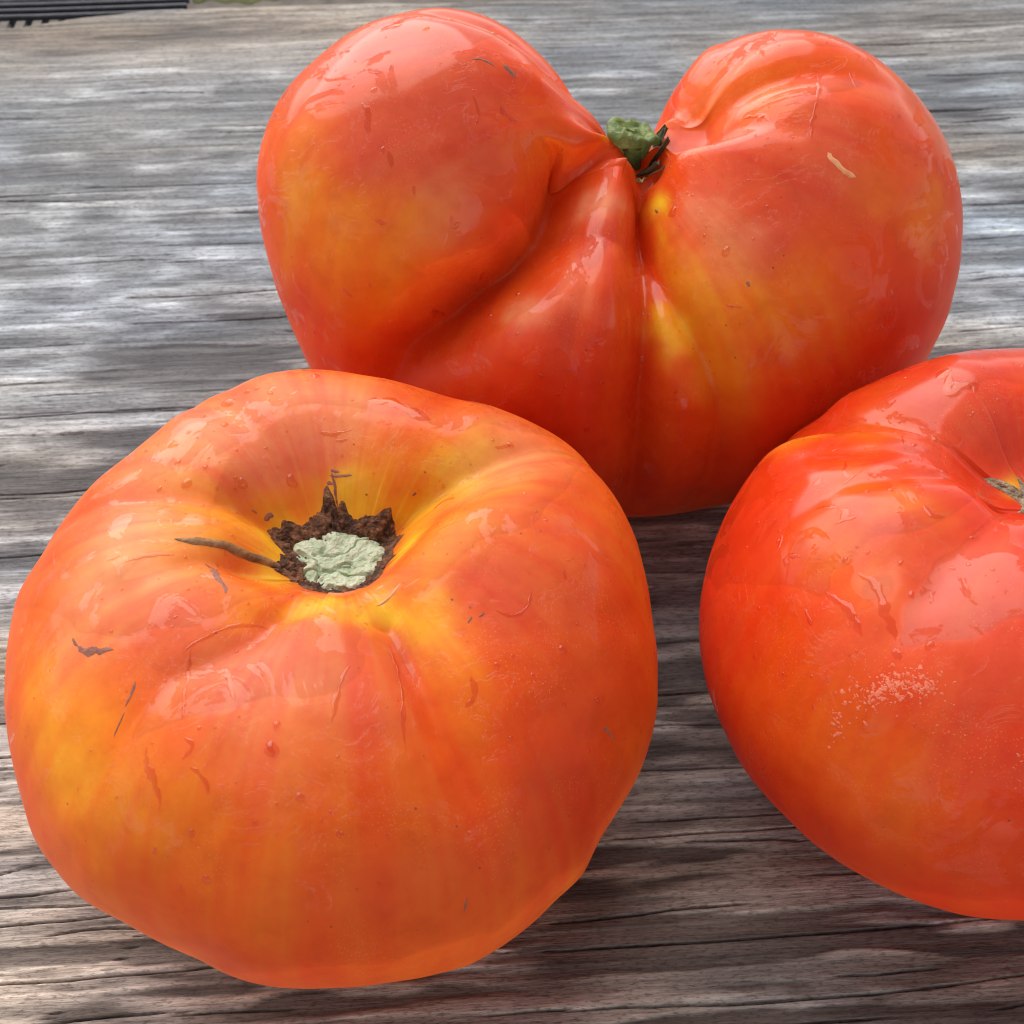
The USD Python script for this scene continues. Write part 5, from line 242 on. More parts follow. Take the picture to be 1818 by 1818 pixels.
WOOD_DARK = [[-0.065,0.2579,0.0258,0.0095,0.9],[-0.0796,0.2641,0.0151,0.0047,0.8],[-0.0616,0.2749,0.0168,0.0049,0.7],[-0.0949,0.2189,0.0238,0.0035,1],[-0.0873,0.2315,0.0116,0.003,0.6],[-0.1038,0.2086,0.0122,0.0024,0.5],[-0.1055,0.1956,0.0071,0.0019,0.6],[0.0377,0.1233,0.0228,0.0029,1],[0.0138,0.1205,0.0118,0.0044,0.8],[0.032,0.104,0.0281,0.0024,0.8],[0.0181,0.107,0.0095,0.0014,0.5],[0.0695,0.1045,0.0131,0.0014,0.7],[0.0543,0.0973,0.0303,0.0017,0.8],[-0.0684,0.1142,0.0135,0.0027,0.7],[-0.0806,0.1211,0.0059,0.0017,0.7],[-0.0628,0.11,0.0105,0.0018,0.6],[-0.0405,0.0987,0.0111,0.0021,0.9],[-0.0239,0.0992,0.0185,0.0013,0.7],[-0.0824,0.1163,0.0078,0.0013,0.5],[-0.0743,0.0973,0.0073,0.0017,0.5],[0.0286,0.1472,0.0148,0.0023,0.5],[0.0372,0.1856,0.0139,0.0021,0.7],[0.0355,0.1662,0.0155,0.0019,0.6],[0.1323,0.3736,0.01,0.0038,0.8],[0.1276,0.3913,0.0103,0.0033,0.5],[0.1222,0.4084,0.0248,0.0035,0.3],[-0.1199,0.3395,0.0253,0.0045,0.35],[-0.124,0.2956,0.0146,0.0029,0.25],[-0.072,0.2163,0.0087,0.0028,0.6],[-0.0913,0.1549,0.0075,0.0018,0.5],[0.0337,0.134,0.0122,0.0019,0.5],[-0.1545,0.4119,0.0356,0.005,0.6],[-0.1179,0.4161,0.0161,0.0043,0.7],[-0.1423,0.4049,0.0123,0.0035,0.5],[0.1144,0.262,0.0123,0.0021,0.5],[0.1255,0.2885,0.0115,0.0023,0.4],[0.1341,0.3312,0.0093,0.0038,0.4]]
WOOD_LIGHT = [[-0.1005,0.2458,0.0344,0.0121,0.6],[-0.0941,0.2839,0.0314,0.0093,0.5],[-0.1173,0.3053,0.0387,0.0127,0.4],[-0.0986,0.3847,0.0273,0.0133,0.5],[-0.1342,0.3538,0.0259,0.0151,0.35],[0.1223,0.2749,0.0168,0.0045,0.4],[0.035,0.3689,0.0199,0.0094,0.2],[-0.0976,0.2028,0.0145,0.0026,0.5],[-0.0924,0.146,0.0063,0.0025,0.5],[-0.08,0.106,0.0151,0.0018,0.5],[0.0574,0.1163,0.0252,0.0017,0.2],[0.0183,0.1111,0.0115,0.001,0.3],[-0.0826,0.2579,0.0109,0.0021,0.3]]
WOOD_WARM = [[0.0551,0.1021,0.0391,0.009,0.9],[-0.0664,0.104,0.0375,0.0122,0.9],[0.0331,0.1163,0.0388,0.0131,0.6],[-0.0191,0.0964,0.0458,0.0057,0.8],[-0.1088,0.4154,0.0894,0.0184,0.8],[0.1414,0.4154,0.0715,0.0146,0.5],[-0.0907,0.1387,0.0103,0.0149,0.5],[0.0363,0.151,0.0213,0.0346,0.3],[0.1287,0.3568,0.0195,0.009,0.3]]
CRACKS = [[0.00019,[[-0.0923,0.1171],[-0.0828,0.1179],[-0.0743,0.1192]]],[0.00019,[[-0.0909,0.1116],[-0.0787,0.1129],[-0.0684,0.1142]]],[0.00022,[[-0.0882,0.1013],[-0.0736,0.1023],[-0.0608,0.1038],[-0.0478,0.1048]]],[0.00018,[[-0.0932,0.1205],[-0.0841,0.1238]]],[0.00016,[[-0.0774,0.0947],[-0.0649,0.0964],[-0.0532,0.0971]]],[0.00025,[[0.0068,0.1129],[0.0184,0.114],[0.0311,0.1156],[0.0409,0.1163]]],[0.00026,[[0.0048,0.1078],[0.0181,0.1084],[0.0353,0.1096],[0.0517,0.1107],[0.0663,0.1121],[0.0917,0.114]]],[0.00026,[[0.0065,0.0973],[0.0268,0.0982],[0.0407,0.0987],[0.0547,0.0998],[0.0689,0.1013],[0.0891,0.1038]]],[0.00019,[[0.0179,0.1433],[0.0304,0.1435],[0.044,0.144]]],[0.00019,[[0.0172,0.1287],[0.0344,0.1301],[0.0517,0.1312]]],[0.00018,[[0.0226,0.1528],[0.042,0.1538]]],[0.00018,[[0.0224,0.1326],[0.05,0.134]]],[0.00014,[[0.0207,0.1575],[0.0413,0.1582]]],[0.00018,[[0.0272,0.1914],[0.0413,0.1917]]],[0.00014,[[0.0237,0.1725],[0.0396,0.1739]]],[0.00018,[[0.0252,0.1601],[0.0384,0.1612]]],[0.00016,[[-0.1301,0.2629],[-0.1167,0.2641],[-0.1046,0.2654]]],[0.00016,[[-0.1463,0.3253],[-0.1216,0.3253],[-0.0995,0.3222]]],[0.00021,[[-0.1174,0.2139],[-0.1004,0.2152],[-0.0834,0.2177]]],[0.00018,[[-0.1127,0.1956],[-0.0975,0.1967]]],[0.00014,[[-0.1221,0.2321],[-0.0992,0.2335]]],[0.00013,[[-0.1267,0.2497],[-0.1057,0.2514]]],[0.00013,[[-0.1124,0.2458],[-0.0968,0.2474]]],[0.00018,[[-0.0996,0.1454],[-0.0924,0.146]]],[0.00016,[[0.1289,0.3652],[0.1579,0.3689]]],[0.00014,[[-0.0893,0.298],[-0.0644,0.2985]]],[0.00014,[[-0.092,0.3053],[-0.0639,0.3063]]],[0.00013,[[0.1099,0.2695],[0.1328,0.2723]]],[0.00018,[[-0.0045,0.0964],[0.0084,0.0975]]],[0.00016,[[-0.0558,0.0964],[-0.0358,0.0977]]],[0.00014,[[0.1211,0.3078],[0.1425,0.3098]]],[0.00018,[[-0.0949,0.2727],[-0.0686,0.2749],[-0.052,0.2767]]],[0.00018,[[-0.1004,0.2794],[-0.0859,0.2776]]],[0.00011,[[-0.0675,0.1036],[-0.0629,0.1106]]],[0.00014,[[-0.0774,0.0947],[-0.0733,0.0978]]]]
# </FIT>
# <BUILD>
# ------------------------------------------------------------------ materials
def look(name, nodes, links, surface): return usdkit.material(stage, '/World/Looks/' + name, nodes, links, surface)

def skin_look(name, dust, wet_lo, seed):
    """Tomato skin: colour from the mesh, fine flecks, a broken film of water on top."""
    return look(name, {
        'g': ('geometry', {}), 'pig': ('attribute', {'attribute': 'pigment'}), 'wet': ('attribute', {'attribute': 'wet'}),
        'off': ('vector_math', {'math_type': 'add', 'vector2': (seed, seed * 0.37, 0.0)}),
        # mottled flesh under the skin
        'n1': ('noise_texture', {'scale': 210.0, 'detail': 5.0, 'roughness': 0.6}),
        'r1': ('rgb_ramp', {'ramp': [(0.25, (0.86, 0.74, 0.7)), (0.5, (1, 1, 1)), (0.78, (1.06, 1.28, 1.3))]}),
        'm1': ('mix_color', {'blend_type': 'multiply', 'fac': 0.75}),
        # tiny pale flecks and a few dark ones
        'v1': ('voronoi_texture', {'scale': 2100.0, 'randomness': 1.0}),
        'f1': ('map_range', {'from_min': 0.08, 'from_max': 0.24, 'to_min': 1.0, 'to_max': 0.0, 'clamp': True}),
        'n2': ('noise_texture', {'scale': 95.0, 'detail': 3.0}),
        'n2r': ('map_range', {'from_min': 0.47, 'from_max': 0.66, 'to_min': 0.0, 'to_max': dust, 'clamp': True}),
        'f1m': ('math', {'math_type': 'multiply'}),
        'm2': ('mix_color', {'blend_type': 'mix', 'b': (0.78, 0.27, 0.07)}),
        'v2': ('voronoi_texture', {'scale': 300.0, 'randomness': 1.0}),
        'f2': ('map_range', {'from_min': 0.035, 'from_max': 0.075, 'to_min': 0.75, 'to_max': 0.0, 'clamp': True}),
        'n3': ('noise_texture', {'scale': 55.0, 'detail': 2.0}),
        'n3r': ('map_range', {'from_min': 0.52, 'from_max': 0.6, 'to_min': 0.0, 'to_max': 1.0, 'clamp': True}),
        'f2m': ('math', {'math_type': 'multiply'}),
        'm3': ('mix_color', {'blend_type': 'mix', 'b': (0.13, 0.035, 0.008)}),
        # water film: a ragged mask
        'n4': ('noise_texture', {'scale': 95.0, 'detail': 7.0, 'roughness': 0.66, 'distortion': 1.2}),
        'ad': ('math', {'math_type': 'add'}),
        'wm': ('map_range', {'from_min': wet_lo, 'from_max': wet_lo + 0.022, 'to_min': 0.0, 'to_max': 1.0, 'clamp': True}),
        'cr': ('map_range', {'from_min': 0.0, 'from_max': 1.0, 'to_min': 0.42, 'to_max': 0.16, 'clamp': True}),
        'cw': ('map_range', {'from_min': 0.0, 'from_max': 1.0, 'to_min': 0.4, 'to_max': 1.0, 'clamp': True}),
        # relief
        'n5': ('noise_texture', {'scale': 900.0, 'detail': 3.0}),
        'n6': ('noise_texture', {'scale': 160.0, 'detail': 3.0}),
        'h1': ('math', {'math_type': 'multiply_add', 'value2': 3.0}),
        'b1': ('bump', {'strength': 0.35, 'distance': 0.00012, 'use_object_space': False}),
        'n7': ('noise_texture', {'scale': 140.0, 'detail': 2.0}),
        'h2': ('math', {'math_type': 'multiply_add', 'value2': 0.55}),
        'b2': ('bump', {'strength': 0.5, 'distance': 0.00028}),
        'p': ('principled_bsdf', {'roughness': 0.47, 'ior': 1.42, 'specular_ior_level': 0.06, 'subsurface_weight': 0.12, 'subsurface_scale': 0.004,
                                  'subsurface_radius': (1.0, 0.35, 0.12), 'coat_ior': 1.36, 'subsurface_method': 'random_walk'})},
        [('g.position', 'off.vector1')] + [('off.vector', f'{k}.vector') for k in ('n1', 'v1', 'n2', 'v2', 'n3', 'n4', 'n5', 'n6', 'n7')] +
        [('n1.fac', 'r1.fac'), ('pig.color', 'm1.a'), ('r1.color', 'm1.b'),
         ('v1.distance', 'f1.value'), ('n2.fac', 'n2r.value'), ('f1.result', 'f1m.value1'), ('n2r.result', 'f1m.value2'), ('f1m.value', 'm2.fac'), ('m1.result', 'm2.a'),
         ('v2.distance', 'f2.value'), ('n3.fac', 'n3r.value'), ('f2.result', 'f2m.value1'), ('n3r.result', 'f2m.value2'), ('f2m.value', 'm3.fac'), ('m2.result', 'm3.a'),
         ('n4.fac', 'ad.value1'), ('wet.fac', 'ad.value2'), ('ad.value', 'wm.value'), ('wm.result', 'cr.value'), ('wm.result', 'cw.value'),
         ('n6.fac', 'h1.value1'), ('n5.fac', 'h1.value3'), ('h1.value', 'b1.height'),
         ('n7.fac', 'h2.value1'), ('wm.result', 'h2.value3'), ('h2.value', 'b2.height'),
         ('m3.result', 'p.base_color'), ('b1.normal', 'p.normal'), ('b2.normal', 'p.coat_normal'), ('cr.result', 'p.coat_roughness'), ('cw.result', 'p.coat_weight')],
        'p.BSDF')

def rough_look(name, ramp, scale, rough=0.75, bump=0.0006, fine=900.0, spec=0.4):
    return look(name, {
        'g': ('geometry', {}), 'n': ('noise_texture', {'scale': scale, 'detail': 6.0, 'roughness': 0.65}), 'r': ('rgb_ramp', {'ramp': ramp}),
        'n2': ('noise_texture', {'scale': fine, 'detail': 4.0, 'roughness': 0.6}), 'b': ('bump', {'strength': 0.8, 'distance': bump}),
        'p': ('principled_bsdf', {'roughness': rough, 'specular_ior_level': spec})},
        [('g.position', 'n.vector'), ('g.position', 'n2.vector'), ('n.fac', 'r.fac'), ('r.color', 'p.base_color'), ('n2.fac', 'b.height'), ('b.normal', 'p.normal')], 'p.BSDF')

M = {}
M['skin_a'] = skin_look('orange_tomato_skin', 0.8, 0.56, 3.1)
M['skin_b'] = skin_look('lobed_tomato_skin', 0.7, 0.50, 1.7)
M['skin_c'] = skin_look('red_tomato_skin', 0.55, 0.50, 5.3)
M['water'] = look('water', {
    'f': ('layer_weight', {'blend': 0.5}), 'pw': ('math', {'math_type': 'power', 'value2': 4.0}), 'sc': ('math', {'math_type': 'multiply_add', 'value2': 0.5, 'value3': 0.035}), 't': ('transparent_bsdf', {'color': (0.96, 0.80, 0.62)}), 'gl': ('glossy_bsdf', {'color': (1, 1, 1), 'roughness': 0.03}), 'm': ('mix_closure', {})},
    [('f.facing', 'pw.value1'), ('pw.value', 'sc.value1'), ('sc.value', 'm.fac'), ('t.BSDF', 'm.closure1'), ('gl.BSDF', 'm.closure2')], 'm.closure')
M['cork'] = rough_look('brown_cork', [(0.3, (0.028, 0.011, 0.006)), (0.46, (0.085, 0.03, 0.012)), (0.56, (0.20, 0.075, 0.028)), (0.7, (0.36, 0.17, 0.09))], 620, 0.45, 0.0016, 1300)
M['crack'] = rough_look('cracked_skin', [(0.3, (0.11, 0.048, 0.018)), (0.5, (0.24, 0.115, 0.042)), (0.7, (0.42, 0.23, 0.10))], 500, 0.6, 0.0005)
M['scar'] = rough_look('dark_scar', [(0.3, (0.19, 0.055, 0.04)), (0.7, (0.38, 0.15, 0.09))], 900, 0.6, 0.0003)
M['callus'] = rough_look('pale_callus', [(0.3, (0.70, 0.20, 0.07)), (0.7, (0.78, 0.40, 0.18))], 500, 0.5, 0.0002)
M['glint'] = rough_look('pale_painted_glint', [(0.3, (0.72, 0.11, 0.05)), (0.7, (0.78, 0.22, 0.12))], 900, 0.5, 0.0002)  # pale colour stands in for glints on the wet skin
M['scar_green'] = rough_look('pale_green_stem_scar', [(0.28, (0.16, 0.22, 0.11)), (0.40, (0.40, 0.48, 0.30)), (0.55, (0.58, 0.64, 0.45)), (0.75, (0.70, 0.72, 0.55))], 330, 0.6, 0.0010, 1100)
M['tan'] = rough_look('tan_cork', [(0.3, (0.10, 0.065, 0.035)), (0.55, (0.32, 0.24, 0.15)), (0.75, (0.48, 0.40, 0.29))], 700, 0.7, 0.0008)
M['stalk'] = rough_look('green_stalk', [(0.3, (0.035, 0.05, 0.012)), (0.5, (0.075, 0.11, 0.025)), (0.7, (0.16, 0.22, 0.06))], 300, 0.5, 0.0004)
M['stalk_end'] = rough_look('pale_stalk_end', [(0.3, (0.07, 0.11, 0.022)), (0.5, (0.15, 0.21, 0.055)), (0.72, (0.34, 0.40, 0.14))], 330, 0.5, 0.0004)
M['sepal'] = rough_look('dark_sepal', [(0.3, (0.018, 0.022, 0.01)), (0.5, (0.04, 0.05, 0.02)), (0.72, (0.10, 0.085, 0.05))], 400, 0.6, 0.0004)
M['collar'] = rough_look('pale_collar', [(0.3, (0.10, 0.17, 0.05)), (0.6, (0.33, 0.42, 0.22))], 300, 0.5, 0.0004)
M['mesh'] = rough_look('dark_mesh_plastic', [(0.35, (0.010, 0.012, 0.020)), (0.7, (0.03, 0.033, 0.045))], 300, 0.5, 0.0003)
M['mesh_grey'] = rough_look('grey_mesh_plastic', [(0.35, (0.12, 0.13, 0.14)), (0.7, (0.26, 0.27, 0.27))], 300, 0.6, 0.0003)
M['green_cord'] = rough_look('pale_green_cord', [(0.35, (0.22, 0.27, 0.12)), (0.7, (0.42, 0.46, 0.26))], 300, 0.6, 0.0003)
M['ground'] = rough_look('ground_look', [(0.3, (0.10, 0.085, 0.07)), (0.7, (0.24, 0.21, 0.18))], 30, 0.9, 0.004, 200)
M['wood'] = look('weathered_wood', {
    'g': ('geometry', {}), 'w': ('attribute', {'attribute': 'pigment'}), 'dp': ('attribute', {'attribute': 'damp'}),
    'ro': ('vector_rotate', {'rotate_type': 'z_axis', 'angle': math.radians(-3.6)}),
    'mp': ('mapping', {'mapping_type': 'point', 'scale': (70.0, 1500.0, 70.0)}), 'n': ('noise_texture', {'scale': 1.0, 'detail': 5.0, 'roughness': 0.65, 'distortion': 0.3}),
    'r': ('rgb_ramp', {'ramp': [(0.30, (0.36, 0.34, 0.34)), (0.43, (0.84, 0.83, 0.83)), (0.58, (1.08, 1.08, 1.08)), (0.76, (1.36, 1.36, 1.35))]}),
    'm': ('mix_color', {'blend_type': 'multiply', 'fac': 0.85}),
    'mp2': ('mapping', {'mapping_type': 'point', 'scale': (330.0, 3200.0, 330.0)}), 'n2': ('noise_texture', {'scale': 1.0, 'detail': 4.0, 'roughness': 0.7}),
    'r2': ('rgb_ramp', {'ramp': [(0.32, (0.52, 0.50, 0.49)), (0.5, (1, 1, 1)), (0.72, (1.32, 1.32, 1.32))]}),
    'm2': ('mix_color', {'blend_type': 'multiply', 'fac': 0.7}),
    'mp3': ('mapping', {'mapping_type': 'point', 'scale': (700.0, 2300.0, 700.0)}), 'n3': ('noise_texture', {'scale': 1.0, 'detail': 3.0, 'roughness': 0.6}),
    'r3': ('rgb_ramp', {'ramp': [(0.36, (0.50, 0.48, 0.46)), (0.47, (1, 1, 1)), (0.62, (1.0, 1.0, 1.0)), (0.72, (1.3, 1.3, 1.3))]}), 'm3': ('mix_color', {'blend_type': 'multiply', 'fac': 0.85}),
    'ad': ('math', {'math_type': 'add'}), 'b': ('bump', {'strength': 0.55, 'distance': 0.0007}),
    'rg': ('map_range', {'from_min': 0.0, 'from_max': 1.0, 'to_min': 0.78, 'to_max': 0.42, 'clamp': True}),
    'p': ('principled_bsdf', {'specular_ior_level': 0.4})},
    [('g.position', 'ro.vector'), ('ro.vector', 'mp.vector'), ('mp.vector', 'n.vector'), ('n.fac', 'r.fac'), ('w.color', 'm.a'), ('r.color', 'm.b'),
     ('ro.vector', 'mp2.vector'), ('mp2.vector', 'n2.vector'), ('n2.fac', 'r2.fac'), ('m.result', 'm2.a'), ('r2.color', 'm2.b'),
     ('n.fac', 'ad.value1'), ('n2.fac', 'ad.value2'), ('ad.value', 'b.height'), ('b.normal', 'p.normal'), ('dp.fac', 'rg.value'), ('rg.result', 'p.roughness'),
     ('ro.vector', 'mp3.vector'), ('mp3.vector', 'n3.vector'), ('n3.fac', 'r3.fac'), ('m2.result', 'm3.a'), ('r3.color', 'm3.b'), ('m3.result', 'p.base_color')], 'p.BSDF')

# ------------------------------------------------------------------ the board
YAW = math.radians(3.6)
def axis(fine0, fine1, step, lo, hi, coarse):
    a = np.arange(fine0, fine1, step)
    l = fine0 - np.geomspace(step, fine0 - lo, coarse)[::-1] if coarse else []
    h = fine1 + np.geomspace(step, hi - fine1, coarse)
    return np.concatenate([l, a, h])
def board():
    gx = axis(-0.20, 0.22, 0.0015, -0.9, 0.9, 26)
    gv = np.concatenate([0.045 - np.geomspace(0.0004, 0.85, 30)[::-1], np.concatenate([np.arange(0.045, 0.20, 0.0002), np.arange(0.20, 0.4445, 0.00028)])])
    # u along the grain, w across it; the far edge is worn
    U, W = np.meshgrid(gx, gv, indexing='xy')
    edge = 0.4425 + 0.0035 * (meshkit.fbm(np.stack([gx * 22, 0 * gx, 0 * gx], -1), 4, 5) - 0.5) - 0.0095 * (1 - sstep(-0.155, -0.090, gx))
    W = np.minimum(W, edge[None, :])
    X, Y = U * math.cos(YAW) - W * math.sin(YAW), U * math.sin(YAW) + W * math.cos(YAW)
    def F(fu, fw, o, s): return meshkit.fbm(np.stack([U * fu + 3.3, Wd * fw, 0 * U], -1), o, s)
    Wd = W + 0.005 * (meshkit.fbm(np.stack([U * 9, W * 14, 0 * U], -1), 3, 71) - 0.5) + 0.0016 * (meshkit.fbm(np.stack([U * 40, W * 60, 0 * U], -1), 2, 72) - 0.5)
    bands = F(9, 210, 4, 1)                 # long streaks
    fine = F(22, 700, 3, 2)
    patch = 0.55 * F(17, 150, 4, 3) + 0.45 * F(55, 320, 3, 13)                # stains, longer than wide
    tone = F(5, 22, 3, 4)
    mott = F(90, 260, 4, 9)
    blot = F(38, 75, 3, 19)
    dark, light, warm = np.zeros_like(X), np.zeros_like(X), np.zeros_like(X)
    jx = 0.012 * (F(40, 260, 3, 6) - 0.5); jy = 0.0035 * (F(60, 120, 3, 7) - 0.5)
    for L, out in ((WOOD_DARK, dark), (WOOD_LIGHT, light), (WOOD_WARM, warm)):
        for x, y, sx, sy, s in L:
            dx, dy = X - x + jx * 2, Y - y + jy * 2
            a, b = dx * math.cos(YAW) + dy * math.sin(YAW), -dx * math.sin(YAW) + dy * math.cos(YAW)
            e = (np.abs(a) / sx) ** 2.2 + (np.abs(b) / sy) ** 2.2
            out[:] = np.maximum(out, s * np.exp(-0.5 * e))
    nearby = sstep(0.30, 0.13, Y) if False else 1 - sstep(0.12, 0.27, Y)
    rim = sstep(0.385, 0.425, W)
    warm = np.clip(warm + 0.45 * nearby + 0.30 * rim * (0.3 + tone), 0, 1)
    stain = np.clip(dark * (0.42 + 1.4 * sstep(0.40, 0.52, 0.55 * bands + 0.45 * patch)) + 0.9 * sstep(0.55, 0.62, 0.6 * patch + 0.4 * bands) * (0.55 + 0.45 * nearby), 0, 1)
    grey = np.array([0.25, 0.262, 0.266]); pale = np.array([0.60, 0.63, 0.64]); tan = np.array([0.56, 0.485, 0.405]); brown = np.array([0.040, 0.024, 0.018]); slate = np.array([0.040, 0.034, 0.040])
    k = np.clip(0.06 + 2.4 * (bands - 0.45) + 1.5 * (mott - 0.5) + 0.45 * (blot - 0.5) + 0.75 * light - 0.35 * sstep(0.30, 0.40, Y), 0, 1)[..., None]
    col = grey * (0.72 + 0.56 * tone[..., None]) * (1 - k) + pale * k
    wcol = tan * (1 - 0.45 * rim[..., None]) * (0.40 + 1.2 * bands[..., None]) * (1 + 0.55 * (light[..., None] + tone[..., None] - 0.5))
    col = col * (1 - warm[..., None]) + wcol * warm[..., None]
    col = col * (0.45 + 1.1 * fine[..., None]) * (0.75 + 0.5 * mott[..., None])
    hue = F(14, 40, 3, 61)
    col = col * (1 + (hue[..., None] - 0.5) * np.array([0.42, 0.05, -0.42]))
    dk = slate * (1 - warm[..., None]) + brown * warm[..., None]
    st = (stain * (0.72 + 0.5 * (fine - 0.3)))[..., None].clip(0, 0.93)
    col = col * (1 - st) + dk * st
    Z = 0.0011 * (bands - 0.5) + 0.0005 * (fine - 0.5) - 0.0006 * stain + 0.0008 * (tone - 0.5)
    # splits along the grain: the named ones, then many short hair cracks
    rng = np.random.default_rng(12)
    lines = [(0.6 * w, np.array(p)) for w, p in CRACKS]
    for _ in range(150):
        u0, w0, ln = rng.uniform(-0.2, 0.24), 0.05 + 0.36 * rng.uniform() ** 1.2, rng.uniform(0.012, 0.06)
        us = np.linspace(u0, u0 + ln, 5); ws = w0 + np.cumsum(rng.normal(0, 0.00035, 5))
        lines.append((rng.uniform(0.00008, 0.00018), np.stack([us * math.cos(YAW) - ws * math.sin(YAW), us * math.sin(YAW) + ws * math.cos(YAW)], -1)))
    crack = np.zeros_like(X)
    for wd, p in lines:
        pu, pw = p[:, 0] * math.cos(YAW) + p[:, 1] * math.sin(YAW), -p[:, 0] * math.sin(YAW) + p[:, 1] * math.cos(YAW)
        c = np.where((gx > pu.min()) & (gx < pu.max()))[0]
        if len(c) < 3: continue
        mid = np.interp(gx[c], pu, pw) + 0.0005 * (meshkit.fbm(np.stack([gx[c] * 120, 0 * gx[c] + wd * 1e5, 0 * gx[c]], -1), 3, 8) - 0.5)
        r = np.where((gv > mid.min() - 0.003) & (gv < mid.max() + 0.003))[0]
        taper = np.minimum(1, np.minimum(gx[c] - pu.min(), pu.max() - gx[c]) / (0.25 * (pu.max() - pu.min())) + 0.15)
        half = np.maximum(wd * taper, 0.00006)
        s = np.exp(-((W[np.ix_(r, c)] - mid) / (0.6 * half + 0.00007)) ** 2) * np.minimum(1, 0.5 + wd / 0.0003)
        crack[np.ix_(r, c)] = np.maximum(crack[np.ix_(r, c)], s)
    Z -= 0.0011 * crack
    col = col * (1 - 0.9 * crack[..., None]) + np.array([0.012, 0.008, 0.006]) * 0.9 * crack[..., None]
    Z -= Z.max()
    Z -= 0.012 * sstep(0.0, 1.0, np.clip((W - (edge[None, :] - 0.006)) / 0.006, 0, 1)) ** 2
    n, m = X.shape
    i, j = np.meshgrid(np.arange(n - 1), np.arange(m - 1), indexing='ij')
    a, b, c, d = i * m + j, i * m + j + 1, (i + 1) * m + j + 1, (i + 1) * m + j
    V = np.stack([X, Y, Z], -1).reshape(-1, 3); C = col.reshape(-1, 3); D = np.clip(0.25 + 0.6 * stain, 0, 1).ravel()
    Fs = np.vstack([np.stack([a, b, c], -1).reshape(-1, 3), np.stack([a, c, d], -1).reshape(-1, 3)])
    # sides and underside
    ring = np.concatenate([a[0, :], [m - 1], a[1:, 0][::-1][:0]])
    rim_idx = np.concatenate([np.arange(m), np.arange(2 * m - 1, n * m, m), (n - 1) * m + np.arange(m - 2, -1, -1), np.arange((n - 2) * m, 0, -m)])
    low = V[rim_idx].copy(); low[:, 2] = -0.035
    k0 = len(V); q = np.arange(len(rim_idx)); q2 = (q + 1) % len(rim_idx)
    top_dup = V[rim_idx]
    V = np.vstack([V, top_dup, low, low.mean(0)]); C = np.vstack([C, C[rim_idx] * 0.8, C[rim_idx] * 0.6, [[0.1, 0.08, 0.06]]]); D = np.concatenate([D, D[rim_idx], D[rim_idx], [0]])
    t, l = k0 + q, k0 + len(q) + q; t2, l2 = k0 + q2, k0 + len(q) + q2
    Fs = np.vstack([Fs, np.stack([t, l, l2], -1), np.stack([t, l2, t2], -1), np.stack([l, 0 * l + len(V) - 1, l2], -1)])
    return V, Fs, np.clip(C, 0.004, 0.8), D

bv, bf, bc, bd = board()
tag(obj('wooden_board', (bv, bf), M['wood'], smooth=55, primvars=None) if False else obj('wooden_board', (bv, bf), M['wood'], smooth=True, primvars={'pigment': bc, 'damp': bd}),
    'weathered grey and brown wooden board under the three tomatoes', None, None, 'structure')

g = trimesh.creation.box((30, 30, 0.1)); g.apply_translation((0, 0, -0.80))
tag(obj('ground', g, M['ground'], smooth=False), 'dim earth ground far below the wooden board', None, None, 'structure')

# ------------------------------------------------------------------ tomatoes
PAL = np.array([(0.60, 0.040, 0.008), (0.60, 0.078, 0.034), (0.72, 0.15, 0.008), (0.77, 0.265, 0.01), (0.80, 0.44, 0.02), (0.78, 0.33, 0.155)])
def pigment(key, base, v, T, t):  # own skin colour, plus the painted sky sheen of the orange tomato
    col = np.tile(np.array(base), (len(v), 1))
    p = v - v.mean(0)
    wob = np.stack([meshkit.fbm(p * 90 + 5, 3, 31), meshkit.fbm(p * 90 + 9, 3, 32), meshkit.fbm(p * 90 + 13, 3, 33)], -1) - 0.5
    q = v + wob * 0.011
    streak = meshkit.fbm(p * 42, 4, 40)
    col = col * (0.9 + 0.2 * streak[:, None]) + np.array([0.0, 0.10, 0.0]) * np.clip(streak[:, None] - 0.52, 0, 1)
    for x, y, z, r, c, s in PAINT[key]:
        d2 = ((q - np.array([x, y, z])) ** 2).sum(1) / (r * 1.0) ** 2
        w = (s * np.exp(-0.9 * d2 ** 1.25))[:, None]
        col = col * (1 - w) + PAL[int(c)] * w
    ray = meshkit.fbm(np.stack([np.cos(T) * 11, np.sin(T) * 11, t * 2.2], -1), 4, 44)          # streaks that run from the stem
    ray2 = meshkit.fbm(np.stack([np.cos(T) * 34, np.sin(T) * 34, t * 5.0], -1), 3, 45)
    g = np.clip(1 + 0.75 * (ray - 0.5) + 0.45 * (ray2 - 0.5), 0.5, 1.7)
    col[:, 1] *= g; col[:, 2] *= np.sqrt(g)
    return np.clip(col, 0.002, 0.85)

def frame(n):
    n = n / np.linalg.norm(n)
    a = np.cross(n, (0, 0, 1.0)); a = a / max(np.linalg.norm(a), 1e-6)
    return a, np.cross(n, a), n

class Skin:
    """Projects points onto a fruit's own surface."""
    def __init__(self, v, f):
        from scipy.spatial import cKDTree
        self.v, self.n, self.t = v, vert_normals(v, f), cKDTree(v)
    def __call__(self, p):
        d, i = self.t.query(p, k=4)
        w = 1 / np.maximum(d, 1e-6); w /= w.sum(-1, keepdims=True)
        n = (self.n[i] * w[..., None]).sum(-2); n /= np.linalg.norm(n, axis=-1, keepdims=True)
        s = (self.v[i] * w[..., None]).sum(-2)
        return p - n * ((p - s) * n).sum(-1, keepdims=True), n

